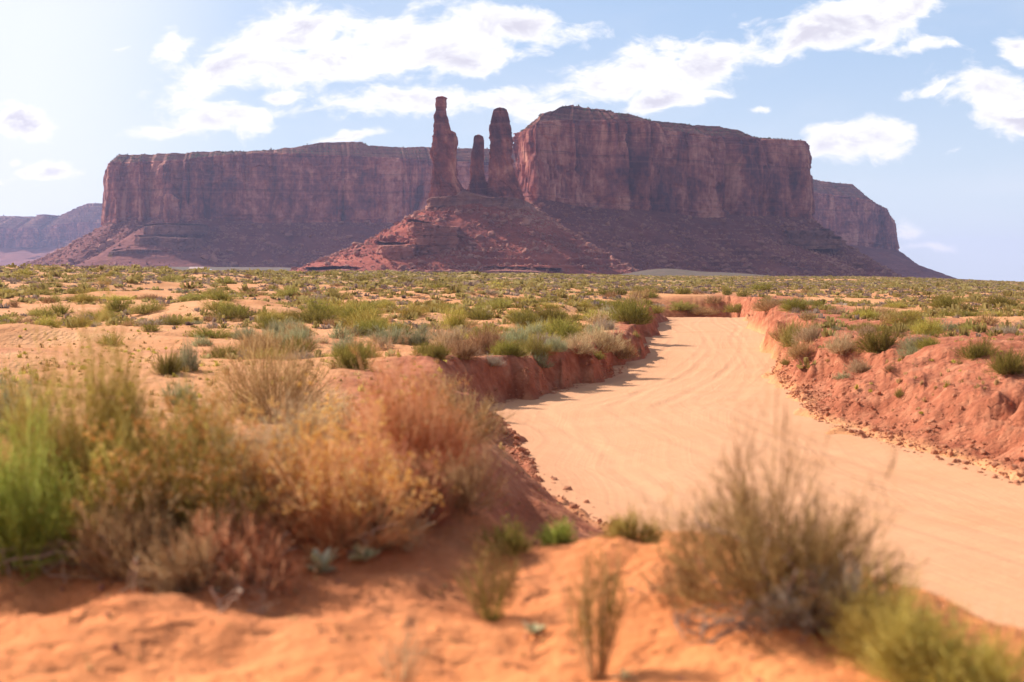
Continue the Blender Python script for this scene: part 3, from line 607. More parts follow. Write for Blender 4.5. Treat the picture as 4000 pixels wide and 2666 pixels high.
# ---- the three spires
def spire(label, pts, Y, depth, seed, lean=0):
    """pts: (row, left, right) from the top down"""
    N = np.array(pts, float); rows = 190; nc = 150
    r = np.interp(np.linspace(0, 1, rows), np.linspace(0, 1, len(N)), N[:, 0]) if False else np.linspace(N[0, 0], N[-1, 0], rows)
    l = np.interp(r, N[:, 0], N[:, 1]); rt = np.interp(r, N[:, 0], N[:, 2])
    k = Y / F; z = CZ - (r - HZ) * k; cx = ((l + rt) / 2 - 2000) * k; hw = (rt - l) / 2 * k
    a = np.linspace(0, 2 * math.pi, nc, endpoint=False)
    # blocky cross-section
    e = 0.62; ca, sa = np.cos(a), np.sin(a)
    sx = np.sign(ca) * np.abs(ca) ** e; sy = np.sign(sa) * np.abs(sa) ** e
    rot = 0.0
    hd = csmooth(hw, 9) * depth
    th = a[None] * 3; zz = z[:, None]
    rng = np.random.RandomState(seed)
    fac = np.interp(a, np.sort(rng.uniform(0, 2 * math.pi, 12)), rng.uniform(-.07, .07, 12)); fac = fac - np.interp(a, [0, 2 * math.pi], [0, fac[-1] - fac[0]])
    crk = np.zeros(nc)
    for c in rng.uniform(0, 2 * math.pi, 9):
        q = np.abs((a - c + math.pi) % (2 * math.pi) - math.pi); crk = np.maximum(crk, rng.uniform(.04, .13) * np.clip(1 - q / .07, 0, 1))
    per = 3 * np.stack([np.cos(a), np.sin(a)], -1)
    nz = lambda s, c, dz, sd, o=4: fbm(per[None, :, 0] * s + zz / dz, per[None, :, 1] * s + 0.37 * zz / dz + c, sd, o)
    band = np.floor(zz / 3.1 + 0.5 * nz(.4, 0, 60, seed + 6, 2))
    rad = 1 + fac[None] * (1 + nz(.3, 2, 40, seed + 1, 2)) - crk[None] * np.clip(.6 + 1.2 * nz(.4, 4, 25, seed + 2, 2), 0, 1.5)
    rad = rad + 0.16 * nz(.9, 1, 20, seed + 3) + 0.10 * nz(2.5, 5, 5, seed + 4) + 0.04 * _h(band, band * 0, seed)
    rad = rad - 0.16 * sst(nz(.7, 9, 14, seed + 5, 3), .1, .16) - 0.08 * sst(nz(1.6, 3, 7, seed + 8, 3), .12, .17) + 0.03
    X = cx[:, None] + hw[:, None] * sx[None] * rad; Yv = Y + hd[:, None] * sy[None] * rad
    V = np.stack([X, Yv, zz + 0 * X], -1)
    cap = [np.stack([cx[0] + (X[0] - cx[0]) * q, Y + (Yv[0] - Y) * q, z[0] + (1 - q) * 1.2 + 0.5 * vn(a * 2, q * 3 + 0 * a, seed)], -1) for q in (0.02, .5, .85)]
    V = np.concatenate([np.array(cap), V], 0).reshape(-1, 3)
    base = (float(cx[-1]), float(Y), float(z[-1])); V = V - np.array(base)
    o = obj('rock_spire', mesh_np('rock_spire', V, grid_faces(rows + 3, nc, True)[:, ::-1], False), M_cliff, None, base)
    tag(o, label, 'rock spire')
spire('tallest rock spire, leftmost of the three, with knobbly head and right shoulder', [
 (381, 1710, 1738), (385, 1704, 1746), (403, 1704, 1748), (417, 1702, 1745), (433, 1704, 1743), (453, 1697, 1747), (470, 1696, 1752), (494, 1692, 1757), (512, 1692, 1763), (517, 1691, 1776), (530, 1691, 1781), (555, 1690, 1783), (575, 1688, 1783), (611, 1684, 1784), (627, 1691, 1784), (688, 1692, 1786), (710, 1688, 1793), (734, 1686, 1806), (764, 1680, 1812), (818, 1677, 1816)], 1472, .72, 5)
spire('thin short rock spire, the smallest, between the other two', [
 (531, 1857, 1880), (535, 1853, 1887), (555, 1851, 1889), (606, 1844, 1890), (640, 1842, 1888), (657, 1842, 1888), (688, 1843, 1892), (710, 1838, 1897), (734, 1826, 1905), (765, 1815, 1915), (806, 1812, 1918)], 1478, .85, 9)
spire('smooth thick rock spire with a rounded top, rightmost of the three', [
 (425, 1938, 1968), (429, 1930, 1977), (448, 1925, 1984), (489, 1917, 1992), (540, 1915, 2001), (606, 1915, 2005), (657, 1915, 2006), (690, 1912, 2010), (723, 1909, 2022), (745, 1907, 2034), (764, 1905, 2046), (812, 1900, 2052)], 1474, .62, 14)

# ------------------------------------------------------------------ stones
def ico(sub=0):
    p = (1 + 5 ** .5) / 2
    V = [(-1, p, 0), (1, p, 0), (-1, -p, 0), (1, -p, 0), (0, -1, p), (0, 1, p), (0, -1, -p), (0, 1, -p), (p, 0, -1), (p, 0, 1), (-p, 0, -1), (-p, 0, 1)]
    Fs = [(0, 11, 5), (0, 5, 1), (0, 1, 7), (0, 7, 10), (0, 10, 11), (1, 5, 9), (5, 11, 4), (11, 10, 2), (10, 7, 6), (7, 1, 8), (3, 9, 4), (3, 4, 2), (3, 2, 6), (3, 6, 8), (3, 8, 9), (4, 9, 5), (2, 4, 11), (6, 2, 10), (8, 6, 7), (9, 8, 1)]
    V = [np.array(v) / np.linalg.norm(v) for v in V]
    for _ in range(sub):
        mid = {}; nf = []
        def mp(a, b):
            k = (min(a, b), max(a, b))
            if k not in mid: q = V[a] + V[b]; V.append(q / np.linalg.norm(q)); mid[k] = len(V) - 1
            return mid[k]
        for a, b, c in Fs:
            ab, bc, ca = mp(a, b), mp(b, c), mp(c, a); nf += [(a, ab, ca), (b, bc, ab), (c, ca, bc), (ab, bc, ca)]
        Fs = nf
    return np.array(V), np.array(Fs)
def rock_shape(rng, sub=1):
    V, Fs = ico(sub); V = V.copy()
    for _ in range(7):     # planar cuts make it blocky
        nrm = rng.normal(size=3); nrm /= np.linalg.norm(nrm); d = rng.uniform(.45, .85)
        s = V @ nrm; V = V - np.outer(np.maximum(s - d, 0), nrm)
    V *= rng.uniform(.6, 1.15, 3); return V, Fs
def scatter_rocks(name, pos, size, m, label, cat, seed, sub=0, sink=.25, kind='stuff', flat=.75, parent=None):
    rng = np.random.RandomState(seed); T = [rock_shape(rng, sub) for _ in range(10)]
    Vs, Fs, off = [], [], 0; which = rng.randint(0, 10, len(pos))
    for k in range(10):
        ii = np.where(which == k)[0]
        if not len(ii): continue
        V0, F0 = T[k]; n = len(ii); a = rng.uniform(0, 6.28, n); c, s = np.cos(a), np.sin(a)
        sc = size[ii][:, None] * rng.uniform(.7, 1.3, (n, 3)); sc[:, 2] *= flat
        x = V0[None, :, 0] * sc[:, 0:1]; y = V0[None, :, 1] * sc[:, 1:2]; z = V0[None, :, 2] * sc[:, 2:3]
        tl = rng.uniform(-.5, .5, n)[:, None]; x, z = x * np.cos(tl) - z * np.sin(tl), x * np.sin(tl) + z * np.cos(tl)
        X = x * c[:, None] - y * s[:, None] + pos[ii, 0:1]; Yy = x * s[:, None] + y * c[:, None] + pos[ii, 1:2]; Z = z + pos[ii, 2:3] + (1 - 2 * sink) * size[ii][:, None] * .4
        Vs.append(np.stack([X, Yy, Z], -1).reshape(-1, 3)); Fs.append((F0[None] + (np.arange(n) * len(V0))[:, None, None]).reshape(-1, 3) + off); off += n * len(V0)
    o = obj(name, mesh_np(name, np.vstack(Vs), np.vstack(Fs), False), m, parent)
    return tag(o, label, cat, kind=kind)
def talus_rocks(key, n, smin, smax, seed, mt, label, bias=None):
    S = SURF[key + '_talus']; rng = np.random.RandomState(seed); nr, nc, _ = S.shape
    j = rng.randint(0, nc, n * 4); i = (rng.uniform(0, 1, n * 4) ** .8 * (nr - 1)).astype(int)
    p = S[i, j]
    den = fbm(j / 24.0, i / 14.0, seed, 3); p = p[(den > rng.uniform(-.5, .35, len(p))) & (p[:, 1] < S[..., 1].mean() + 60)][:n]
    p = p + rng.normal(size=p.shape) * [1, 1, 0]
    sz = smin * (rng.uniform(0.0005, 1, len(p))) ** (-1 / 2.4); sz = np.minimum(sz, smax) 
    scatter_rocks('rock_rubble', p, sz, mt, label, 'rubble', seed)
talus_rocks('ped', 8000, .85, 5.0, 3, M_boulder, 'reddish rubble strewn down the ridge below the three spires')
talus_rocks('right', 9500, .85, 5.5, 4, M_boulder, 'brown rubble on the slope below the great right-hand mesa')
talus_rocks('left', 9000, 1.15, 7.5, 5, M_boulder, 'purplish rubble on the slope below the long left-hand mesa')
def on_talus(key, px, py):
    S = SURF[key + '_talus'].reshape(-1, 3); q = np.abs(2000 + F * S[:, 0] / S[:, 1] - px) + np.abs(HZ - F * (S[:, 2] - CZ) / S[:, 1] - py) + S[:, 1] * 0.01
    return S[np.argmin(q)]
BOULD = [('ped', 1392, 955, 5.2, 'rounded red boulder on the left skyline of the spire ridge'), ('right', 2978, 958, 8.0, 'large pale boulder halfway down the slope under the great mesa'),
 ('left', 1122, 925, 10.5, 'broad flat boulder high on the slope of the long left mesa'), ('left', 1030, 943, 6.0, 'squarish boulder a little below the broad flat one on the left mesa slope'),
 ('left', 992, 1000, 6.5, 'pale boulder low on the slope of the long left mesa'), ('ped', 2020, 850, 4.5, 'leaning boulder just below the thick right spire'),
 ('ped', 1935, 850, 5.0, 'pointed pale boulder on the slope under the gap between the spires'), ('ped', 2055, 880, 6.5, 'dark blocky boulder on the ridge slope between spires and great mesa')]
for i, (k, px, py, s, lb) in enumerate(BOULD):
    p = on_talus(k, px, py); rng = np.random.RandomState(200 + i); V, Fs = rock_shape(rng, 3)
    V = V * s * np.array([1, .9, .72]); V += 0.06 * s * np.stack([fbm(V[:, 0] / s * 3 + 9 * c, V[:, 1] / s * 3 + V[:, 2] / s * 2, 7 + c, 3) for c in range(3)], -1)
    tag(obj('boulder', mesh_np('boulder', V, Fs, False), M_boulder, None, (p[0], p[1], p[2] + s * .35)), lb, 'boulder')

# ------------------------------------------------------------------ plants
def ribbons(P, width, rng, tone, taper=True):
    """P (n,k,3) centre lines -> ribbon verts, quads, tones"""
    n, k, _ = P.shape
    T = P[:, -1] - P[:, 0]; T /= np.linalg.norm(T, axis=1)[:, None] + 1e-9
    S = np.cross(T, rng.normal(size=(n, 3))); S /= np.linalg.norm(S, axis=1)[:, None] + 1e-9
    wd = np.asarray(width).reshape(-1, 1) * (np.linspace(1, .35, k)[None] if taper else np.ones((1, k)))
    A = P - S[:, None] * wd[..., None] / 2; B = P + S[:, None] * wd[..., None] / 2
    V = np.stack([A, B], 2).reshape(-1, 3)
    b = (np.arange(n) * 2 * k)[:, None] + (np.arange(k - 1) * 2)[None]
    Fq = np.stack([b, b + 1, b + 3, b + 2], -1).reshape(-1, 4)
    return V, Fq, np.repeat(tone, 2 * k)
def dome_stems(rng, n, rx, ry, rz, base_r, inner=.55, segs=5, erect=.5, lumps=.25, droop=0.0, lo=0.02):
    ph = rng.uniform(0, 2 * math.pi, n); u = rng.uniform(lo, 1, n) ** .85; st = np.sqrt(1 - u * u)
    lump = 1 + lumps * fbm(2.2 * np.cos(ph) * st + 5, 2.2 * np.sin(ph) * st + u * 1.5, rng.randint(999), 2)
    r = rng.uniform(inner, 1.0, n) ** .6 * lump
    tip = np.stack([rx * np.cos(ph) * st, ry * np.sin(ph) * st, rz * u], -1) * r[:, None]
    br = base_r * np.sqrt(rng.uniform(0, 1, n)); pa = ph + rng.normal(0, .7, n)
    p0 = np.stack([br * np.cos(pa) * rx / max(rx, ry), br * np.sin(pa), -0.03 * rz + 0 * pa], -1)
    m = p0 + (tip - p0) * np.array([erect, erect, .5]) + rng.normal(size=(n, 3)) * rz * .05
    if droop: m[:, 2] += droop * rz
    t = np.linspace(0, 1, segs)[None, :, None]
    return (1 - t) ** 2 * p0[:, None] + 2 * t * (1 - t) * m[:, None] + t * t * tip[:, None]
def twigs(rng, P, n, length, spread=.55, segs=3, tmin=.35, up=.25):
    N, k, _ = P.shape; i = rng.randint(0, N, n); t = rng.uniform(tmin, 1, n) * (k - 1); a = np.minimum(t.astype(int), k - 2); f = (t - a)[:, None]
    p = P[i, a] * (1 - f) + P[i, a + 1] * f; d = P[i, a + 1] - P[i, a]; d /= np.linalg.norm(d, axis=1)[:, None] + 1e-9
    d = d + rng.normal(size=(n, 3)) * spread; d[:, 2] += up; d /= np.linalg.norm(d, axis=1)[:, None]
    L = (np.asarray(length) * rng.uniform(.4, 1.2, n))[:, None]
    s = np.linspace(0, 1, segs)[None, :, None]; bend = rng.normal(size=(n, 3)) * .12; bend[:, 2] += .1
    return p[:, None] + d[:, None] * L[:, None] * s + bend[:, None] * L[:, None] * s * s
def blobs(rng, c, r):
    """little flower heads: squashed octahedra"""
    O = np.array([(1, 0, 0), (-1, 0, 0), (0, 1, 0), (0, -1, 0), (0, 0, 1), (0, 0, -1)], float); Fo = np.array([(0, 2, 4), (2, 1, 4), (1, 3, 4), (3, 0, 4), (2, 0, 5), (1, 2, 5), (3, 1, 5), (0, 3, 5)])
    n = len(c); V = c[:, None] + O[None] * (r * rng.uniform(.5, 1.3, n))[:, None, None]
    return V.reshape(-1, 3), (Fo[None] + (np.arange(n) * 6)[:, None, None]).reshape(-1, 3), np.repeat(rng.uniform(0, 1, n), 6)
def tubes(P, r0, r1, ns=5):
    """P (n,k,3) -> closed-ish tapered tubes"""
    n, k, _ = P.shape; T = np.gradient(P, axis=1); T /= np.linalg.norm(T, axis=2)[..., None] + 1e-9
    up = np.where(np.abs(T[..., 2:3]) > .9, np.array([1., 0, 0]), np.array([0, 0, 1.])); S = np.cross(T, up); S /= np.linalg.norm(S, axis=2)[..., None]; B = np.cross(T, S)
    a = np.linspace(0, 2 * math.pi, ns, endpoint=False); rr = (np.asarray(r0)[:, None] + (np.asarray(r1) - np.asarray(r0))[:, None] * np.linspace(0, 1, k)[None])
    V = P[:, :, None] + rr[:, :, None, None] * (S[:, :, None] * np.cos(a)[None, None, :, None] + B[:, :, None] * np.sin(a)[None, None, :, None])
    base = (np.arange(n) * k * ns)[:, None, None] + (np.arange(k - 1) * ns)[None, :, None]; c = np.arange(ns)[None, None]
    q = np.stack([base + c, base + (c + 1) % ns, base + ns + (c + 1) % ns, base + ns + c], -1).reshape(-1, 4)
    return V.reshape(-1, 3), q
def shrub_meshes(rng, rx, ry, rz, n_stem, n_twig, wid, tl, base_r=.25, inner=.5, erect=.5, lumps=.25, spread=.5, flowers=0, fl_r=.0105, droop=0, lo=.02, tl_up=.25, tstart=.35, levels=1, crowns=1, leaves=0, leaf_l=.022):
    """returns stems, foliage, flowers as (V, F, tone)"""
    if crowns > 1:
        parts = []
        for c in range(crowns):
            a = 2 * math.pi * (c + rng.uniform(0, .6)) / crowns; q = rng.uniform(.35, .62) if c else 0.0; s = rng.uniform(.5, .72)
            D_ = dome_stems(rng, max(3, n_stem // crowns), rx * s, ry * s, rz * rng.uniform(.62, 1.05) * (1.05 if c == 0 else 1), base_r * rx * .5, inner, 6, erect, lumps, droop, lo)
            D_[..., 0] += math.cos(a) * q * rx * np.linspace(.45, 1, 6)[None]; D_[..., 1] += math.sin(a) * q * ry * np.linspace(.45, 1, 6)[None]; parts.append(D_)
        S = np.concatenate(parts); n_stem = len(S)
    else: S = dome_stems(rng, n_stem, rx, ry, rz, base_r * rx, inner, 6, erect, lumps, droop, lo)
    T = twigs(rng, S, n_twig, tl, spread, 4, tstart, tl_up)
    if levels > 1: T2 = twigs(rng, T, n_twig, tl * .55, spread, 3, .3, tl_up)
    st = ribbons(S, wid * 1.3 * rng.uniform(.7, 1.4, n_stem), rng, rng.uniform(0, 1, n_stem))
    fo = ribbons(T, wid * rng.uniform(.6, 1.3, n_twig), rng, rng.uniform(0, 1, n_twig))
    if levels > 1:
        f2 = ribbons(T2, wid * .8 * rng.uniform(.6, 1.3, n_twig), rng, rng.uniform(0, 1, n_twig))
        fo = (np.vstack([fo[0], f2[0]]), np.vstack([fo[1], f2[1] + len(fo[0])]), np.r_[fo[2], f2[2]])
    if leaves:
        Lf = twigs(rng, T, leaves, leaf_l, 1.0, 3, .15, .15); lf = ribbons(Lf, wid * 1.5 * rng.uniform(.6, 1.4, leaves), rng, rng.uniform(.3, 1, leaves))
        fo = (np.vstack([fo[0], lf[0]]), np.vstack([fo[1], lf[1] + len(fo[0])]), np.r_[fo[2], lf[2]])
    fw = None
    if flowers:
        k = rng.randint(0, n_twig, flowers); c = T[k, -1]; c = np.repeat(c, 4, 0) + rng.normal(size=(flowers * 4, 3)) * fl_r * 2.0
        c = c[c[:, 2] > rz * .3]; fw = blobs(rng, c, fl_r)
    return st, fo, fw
def mk(name, part, mt, parent):
    m = mesh_np(name, part[0], part[1], False, {'tone': part[2]}); return obj(name, m, mt, parent)

def near_shrub(label, px, py, wpx, hpx, stem_m, leaf_m, seed, dens=1.0, cat='shrub', name='shrub', deep=.85, wood=0, thin=1.0, flower_m=None, sink=0.02, **kw):
    x, y, z = ground_at(px, py); k = y / F; rx = wpx * 1.14 * k / 2; rz = hpx * 1.06 * k; rng = np.random.RandomState(seed)
    o = thing(name, label, cat, (x, y, z - sink))
    kw.setdefault('crowns', 4); kw.setdefault('leaves', 2500); n = int(kw.pop('n_stem', 260) * dens); nt = int(kw.pop('n_twig', 3600) * dens); fl = kw.pop('flowers', 0)
    st, fo, fw = shrub_meshes(rng, rx, rx * deep, rz, n, nt, .0048 * thin, kw.pop('tl', .16) , flowers=fl, **kw)
    mk('stem', st, PM[stem_m], o); mk('foliage', fo, PM[leaf_m], o)
    if fw: mk('flower_heads', fw, PM['flower'] if flower_m is None else PM[flower_m], o)['kind'] = 'stuff'
    if wood:
        S = dome_stems(rng, wood, rx * .95, rx * .8, rz * .75, rx * .2, .6, 9, .35, .3)
        S[:, 1:-1] += rng.normal(size=(wood, 7, 3)) * rx * .035
        V, q = tubes(S, rng.uniform(.007, .016, wood), rng.uniform(.002, .004, wood)); mk('branch', (V, q, np.repeat(rng.uniform(0, 1, wood), len(V) // wood)), PM['wood'], o)
    return o
FG = [
 # label, px, base row, width, height, stem, leaf, options
 ('tall golden-olive bush filling the left edge behind the bright green one', 250, 2060, 780, 860, 'gold', 'gold', dict(n_stem=300, n_twig=4200, erect=.42, tl=.18, inner=.45, base_r=.45, crowns=6, leaves=5000)),
 ('bright green bushy shrub at the bottom of the left edge', 80, 2190, 660, 620, 'green', 'green', dict(n_stem=360, n_twig=3000, erect=.4, tl=.15, inner=.5, base_r=.5, crowns=6, leaves=4000)),
 ('grey-green leafy shrub at the far left behind the golden-olive bush', 60, 1700, 440, 360, 'sage', 'sage', dict(n_twig=2600, tl=.15)),
 ('olive shrub rising just right of the golden-olive bush', 480, 1980, 460, 700, 'gold', 'gold', dict(n_stem=260, n_twig=3400, erect=.4, tl=.2)),
 ('yellow-headed rabbitbrush in the middle of the left clump', 760, 2180, 640, 600, 'brown', 'gold', dict(flowers=800, n_twig=3600, tl=.15, erect=.4, inner=.5)),
 ('domed dry brown bush standing alone on sand behind the left clump', 1080, 1640, 470, 310, 'brown', 'brown', dict(n_stem=420, n_twig=5200, tl=.22, inner=.7, base_r=.18, erect=.6, thin=1.1, crowns=1, leaves=0)),
 ('large rusty-orange dry bush at the right end of the left clump', 1630, 1840, 600, 500, 'orange', 'orange', dict(n_stem=260, n_twig=3600, tl=.17, inner=.5, base_r=.25, levels=2, thin=.8, flowers=200, crowns=5)),
 ('rusty-orange bush with pale yellow flower heads in front of the large rusty one', 1330, 2130, 780, 560, 'orange', 'orange', dict(flowers=900, n_stem=220, n_twig=2700, tl=.15, levels=2, thin=.85, wood=10, crowns=6)),
 ('low twiggy red-brown bush spilling over the shaded road bank', 1790, 1730, 420, 290, 'brown', 'brown', dict(n_twig=4200, tl=.13, levels=2, thin=.8)),
 ('tan wispy rabbitbrush with yellow tips between left clump and sand patch', 1040, 2120, 420, 500, 'tan', 'tan', dict(flowers=300, n_twig=2600, tl=.14, thin=.8)),
 ('reddish dry brush under the yellow-headed rabbitbrush', 540, 2250, 600, 340, 'brown', 'brown', dict(n_twig=3000, tl=.12, wood=10)),
 ('tangled low dry brush at the foot of the rusty flowering bush', 1500, 2120, 420, 230, 'orange', 'tan', dict(n_twig=3000, tl=.1, flowers=70, wood=6)),
 ('big dark brown-green bush with bare pale branches in front of the road', 3090, 2350, 1060, 590, 'brown', 'darkbrown', dict(n_stem=280, n_twig=3300, tl=.15, wood=30, inner=.35, base_r=.4, erect=.6, lumps=.6, thin=.85, crowns=7, leaves=1800, levels=2)),
 ('tall thin wisps rising from the top of the big dark bush', 2980, 2260, 560, 720, 'brown', 'brown', dict(crowns=1, leaves=0, n_stem=46, n_twig=520, tl=.13, inner=.8, erect=.35, lumps=.6, lo=.5, thin=.8)),
 ('grey twiggy dead bush right under the big dark bush', 3240, 2450, 420, 260, 'grey', 'grey', dict(n_stem=130, n_twig=1900, tl=.1, wood=8)),
 ('pale green shrub filling the bottom right corner', 3800, 2720, 640, 430, 'gold', 'gold', dict(n_stem=160, n_twig=1400, tl=.12, erect=.4, base_r=.6, thin=.7, inner=.35, lumps=.6, crowns=6, leaves=1500)),
 ('olive shrub between the corner shrub and the big dark bush', 3460, 2560, 380, 330, 'olive', 'gold', dict(n_stem=200, n_twig=2200, tl=.12, erect=.4, thin=.8)),
 ('low green tuft on the lip of the near bank, above the sand mound', 2480, 2108, 240, 110, 'gold', 'gold', dict(leaves=300, n_stem=90, n_twig=900, tl=.09, erect=.3, base_r=.7)),
 ('low green tuft at the lower end of the crumbly road edge', 2190, 2120, 170, 95, 'olive', 'green', dict(leaves=300, n_stem=80, n_twig=600, tl=.08, erect=.3, base_r=.6)),
 ('pale green sprout beside the shaded hollow in the middle foreground', 2000, 2160, 200, 140, 'gold', 'olive', dict(leaves=300, n_stem=80, n_twig=700, tl=.08, erect=.3)),
 ('slender green-brown sprig fanning out of the sand left of centre', 1925, 2425, 330, 330, 'olive', 'darkbrown', dict(crowns=1, leaves=0, n_stem=60, n_twig=480, tl=.1, erect=.55, base_r=.08, lo=.45, inner=.7, thin=.8)),
 ('upright olive sprig at the bottom centre', 2330, 2650, 330, 520, 'brown', 'olive', dict(crowns=1, leaves=0, n_stem=70, n_twig=520, tl=.10, erect=.4, base_r=.15, lo=.6, inner=.6, thin=.8)),
 ('thin straw-coloured wisps at the bottom left of centre', 1560, 2660, 300, 240, 'tan', 'tan', dict(crowns=1, leaves=0, n_stem=40, n_twig=160, tl=.08, erect=.35, lo=.5, thin=.6)),
 ('mixed olive and brown brush filling the gap behind the yellow-headed rabbitbrush', 760, 1930, 460, 420, 'brown', 'olive', dict(n_twig=3400, tl=.15, erect=.4)),
 ('rust and straw brush bridging the golden bush and the domed dry bush', 930, 1890, 420, 330, 'orange', 'tan', dict(n_twig=2600, tl=.13, flowers=200)),
 ('rusty brush hugging the ground right of the rusty flowering bush', 1600, 2030, 420, 340, 'orange', 'orange', dict(n_stem=160, n_twig=2400, tl=.12, levels=2, thin=.8, flowers=80)),
 ('brown sparse brush between the big dark bush and the sprig', 2680, 2330, 300, 220, 'brown', 'brown', dict(n_stem=60, n_twig=600, tl=.1, leaves=200)),
 ('straw brush low in front of the yellow-headed rabbitbrush', 760, 2290, 480, 240, 'tan', 'brown', dict(n_twig=1800, tl=.1, leaves=600)),
 ('straw-coloured brush between the domed dry bush and the large rusty one', 1330, 1760, 380, 270, 'brown', 'tan', dict(n_twig=2600, tl=.13, flowers=160)),
 ('olive-brown brush between the bright green shrub and the yellow-headed rabbitbrush', 420, 2160, 420, 460, 'brown', 'gold', dict(n_twig=2600, tl=.13, flowers=100)),
 ('thin brown twigs reaching out over the shaded bank from the rusty bushes', 1800, 1990, 360, 260, 'brown', 'brown', dict(n_stem=90, n_twig=1300, tl=.12, leaves=200)),
 ('brown brush behind the rusty flowering bush, left of the large rusty bush', 1200, 1900, 460, 380, 'brown', 'tan', dict(n_twig=3400, tl=.14, flowers=150)),
 ('dark shaded brush low under the right end of the left clump', 1640, 1990, 330, 220, 'brown', 'darkbrown', dict(n_twig=2400, tl=.1)),
 ('dense dry brush low under the left clump, above the shaded sand', 960, 2260, 560, 300, 'brown', 'orange', dict(n_twig=3400, tl=.11, wood=8)),
 ('olive brush joining the corner shrub to the big dark bush base', 3560, 2640, 420, 360, 'gold', 'gold', dict(n_twig=1500, tl=.12, erect=.4, thin=.8)),
]
for i, (lb, px, py, wp, hp, a, b, kw) in enumerate(FG):
    near_shrub(lb, px, py, wp, hp, a, b, 300 + i, **kw)
# felted broad-leaved little plants
def leaf_plant(label, px, py, size_px, seed, n=16):
    x, y, z = ground_at(px, py); s = size_px * .78 * y / F; rng = np.random.RandomState(seed)
    o = thing('leafy_plant', label, 'plant', (x, y, z))
    ph = rng.uniform(0, 6.28, n); el = rng.uniform(.15, 1.2, n); L = s * rng.uniform(.5, 1, n); d = np.stack([np.cos(ph) * np.cos(el), np.sin(ph) * np.cos(el), np.sin(el)], -1)
    side = np.cross(d, [0, 0, 1]); side /= np.linalg.norm(side, axis=1)[:, None]; nrm = np.cross(side, d)
    Vs, Fs, tn = [], [], []
    for i in range(n):
        st = np.array([0, .3, .6, .85, 1.0]); wd = np.array([.02, .12, .16, .1, .01]) * L[i] * 1.3
        b0 = d[i] * s * .08
        for t, q in zip(st, wd): Vs += [b0 + d[i] * L[i] * t - side[i] * q - nrm[i] * t * t * L[i] * .1 + nrm[i] * q * .3, b0 + d[i] * L[i] * t - nrm[i] * t * t * L[i] * .1, b0 + d[i] * L[i] * t + side[i] * q - nrm[i] * t * t * L[i] * .1 + nrm[i] * q * .3]; tn += [rng.uniform()] * 3
        o0 = i * 15
        for r in range(4): Fs += [(o0 + r * 3, o0 + r * 3 + 1, o0 + r * 3 + 4, o0 + r * 3 + 3), (o0 + r * 3 + 1, o0 + r * 3 + 2, o0 + r * 3 + 5, o0 + r * 3 + 4)]
    mk('leaf', (np.array(Vs), np.array(Fs), np.array(tn)), PM['leafpale'], o); o.children[0].name = 'leaves'
    S = dome_stems(rng, 6, s * .2, s * .2, s * .6, s * .05, .6, 5); V, q = tubes(S, np.full(6, .003), np.full(6, .0015)); mk('stem', (V, q, np.full(len(V), .5)), PM['sage'], o)
leaf_plant('pale grey-green leafy plant in the shade of the left clump', 1255, 2240, 150, 1, 22)
leaf_plant('darker leafy plant right of the pale one, at the foot of the rusty bush', 1430, 2190, 120, 2, 16)
leaf_plant('tiny whitish leafy plant on the sand between the two sprigs', 2080, 2475, 85, 3, 12)
leaf_plant('tiny pale leafy plant at the very bottom, right of the upright sprig', 2440, 2655, 75, 4, 10)
# bare curved dead branches lying about
def dead_branches(label, px, py, wpx, hpx, n, seed, m='wood'):
    x, y, z = ground_at(px, py); k = y / F; rng = np.random.RandomState(seed)
    o = thing('dead_branch_tangle', label, 'dead branches', (x, y, z))
    t = np.linspace(0, 1, 12)[None, :, None]; a = rng.uniform(-1, 1, (n, 3)) * [wpx * k / 2, .25, 0]; b = rng.uniform(-1, 1, (n, 3)) * [wpx * k / 2, .25, 0]
    c = (a + b) / 2 + rng.normal(size=(n, 3)) * [.12, .12, 0] ; c[:, 2] = rng.uniform(.3, 1.7, n) * hpx * k
    P = (1 - t) ** 2 * a[:, None] + 2 * t * (1 - t) * c[:, None] + t * t * b[:, None]; P += rng.normal(size=P.shape) * .006
    P[..., 2] += H(x + P[..., 0], y + P[..., 1]) - z
    V, q = tubes(P, rng.uniform(.004, .009, n), rng.uniform(.002, .004, n)); mk('branch', (V, q, np.repeat(rng.uniform(0, 1, n), len(V) // n)), PM[m], o)
    T = twigs(rng, P, n * 14, .10, .8, 4, .2, .1); r = ribbons(T, .003, rng, rng.uniform(0, 1, n * 14)); mk('twigs', r, PM[m], o)
dead_branches('tangle of bare pale branches under the bright green shrub', 250, 2200, 620, 150, 16, 41)
dead_branches('tangle of bare twigs below the yellow-headed rabbitbrush', 760, 2260, 620, 150, 22, 42)
dead_branches('single curved dead twigs on the shaded sand below the left clump', 930, 2370, 200, 110, 4, 43)
dead_branches('dead twigs around the foot of the big dark bush', 2960, 2420, 640, 110, 16, 44, 'grey')

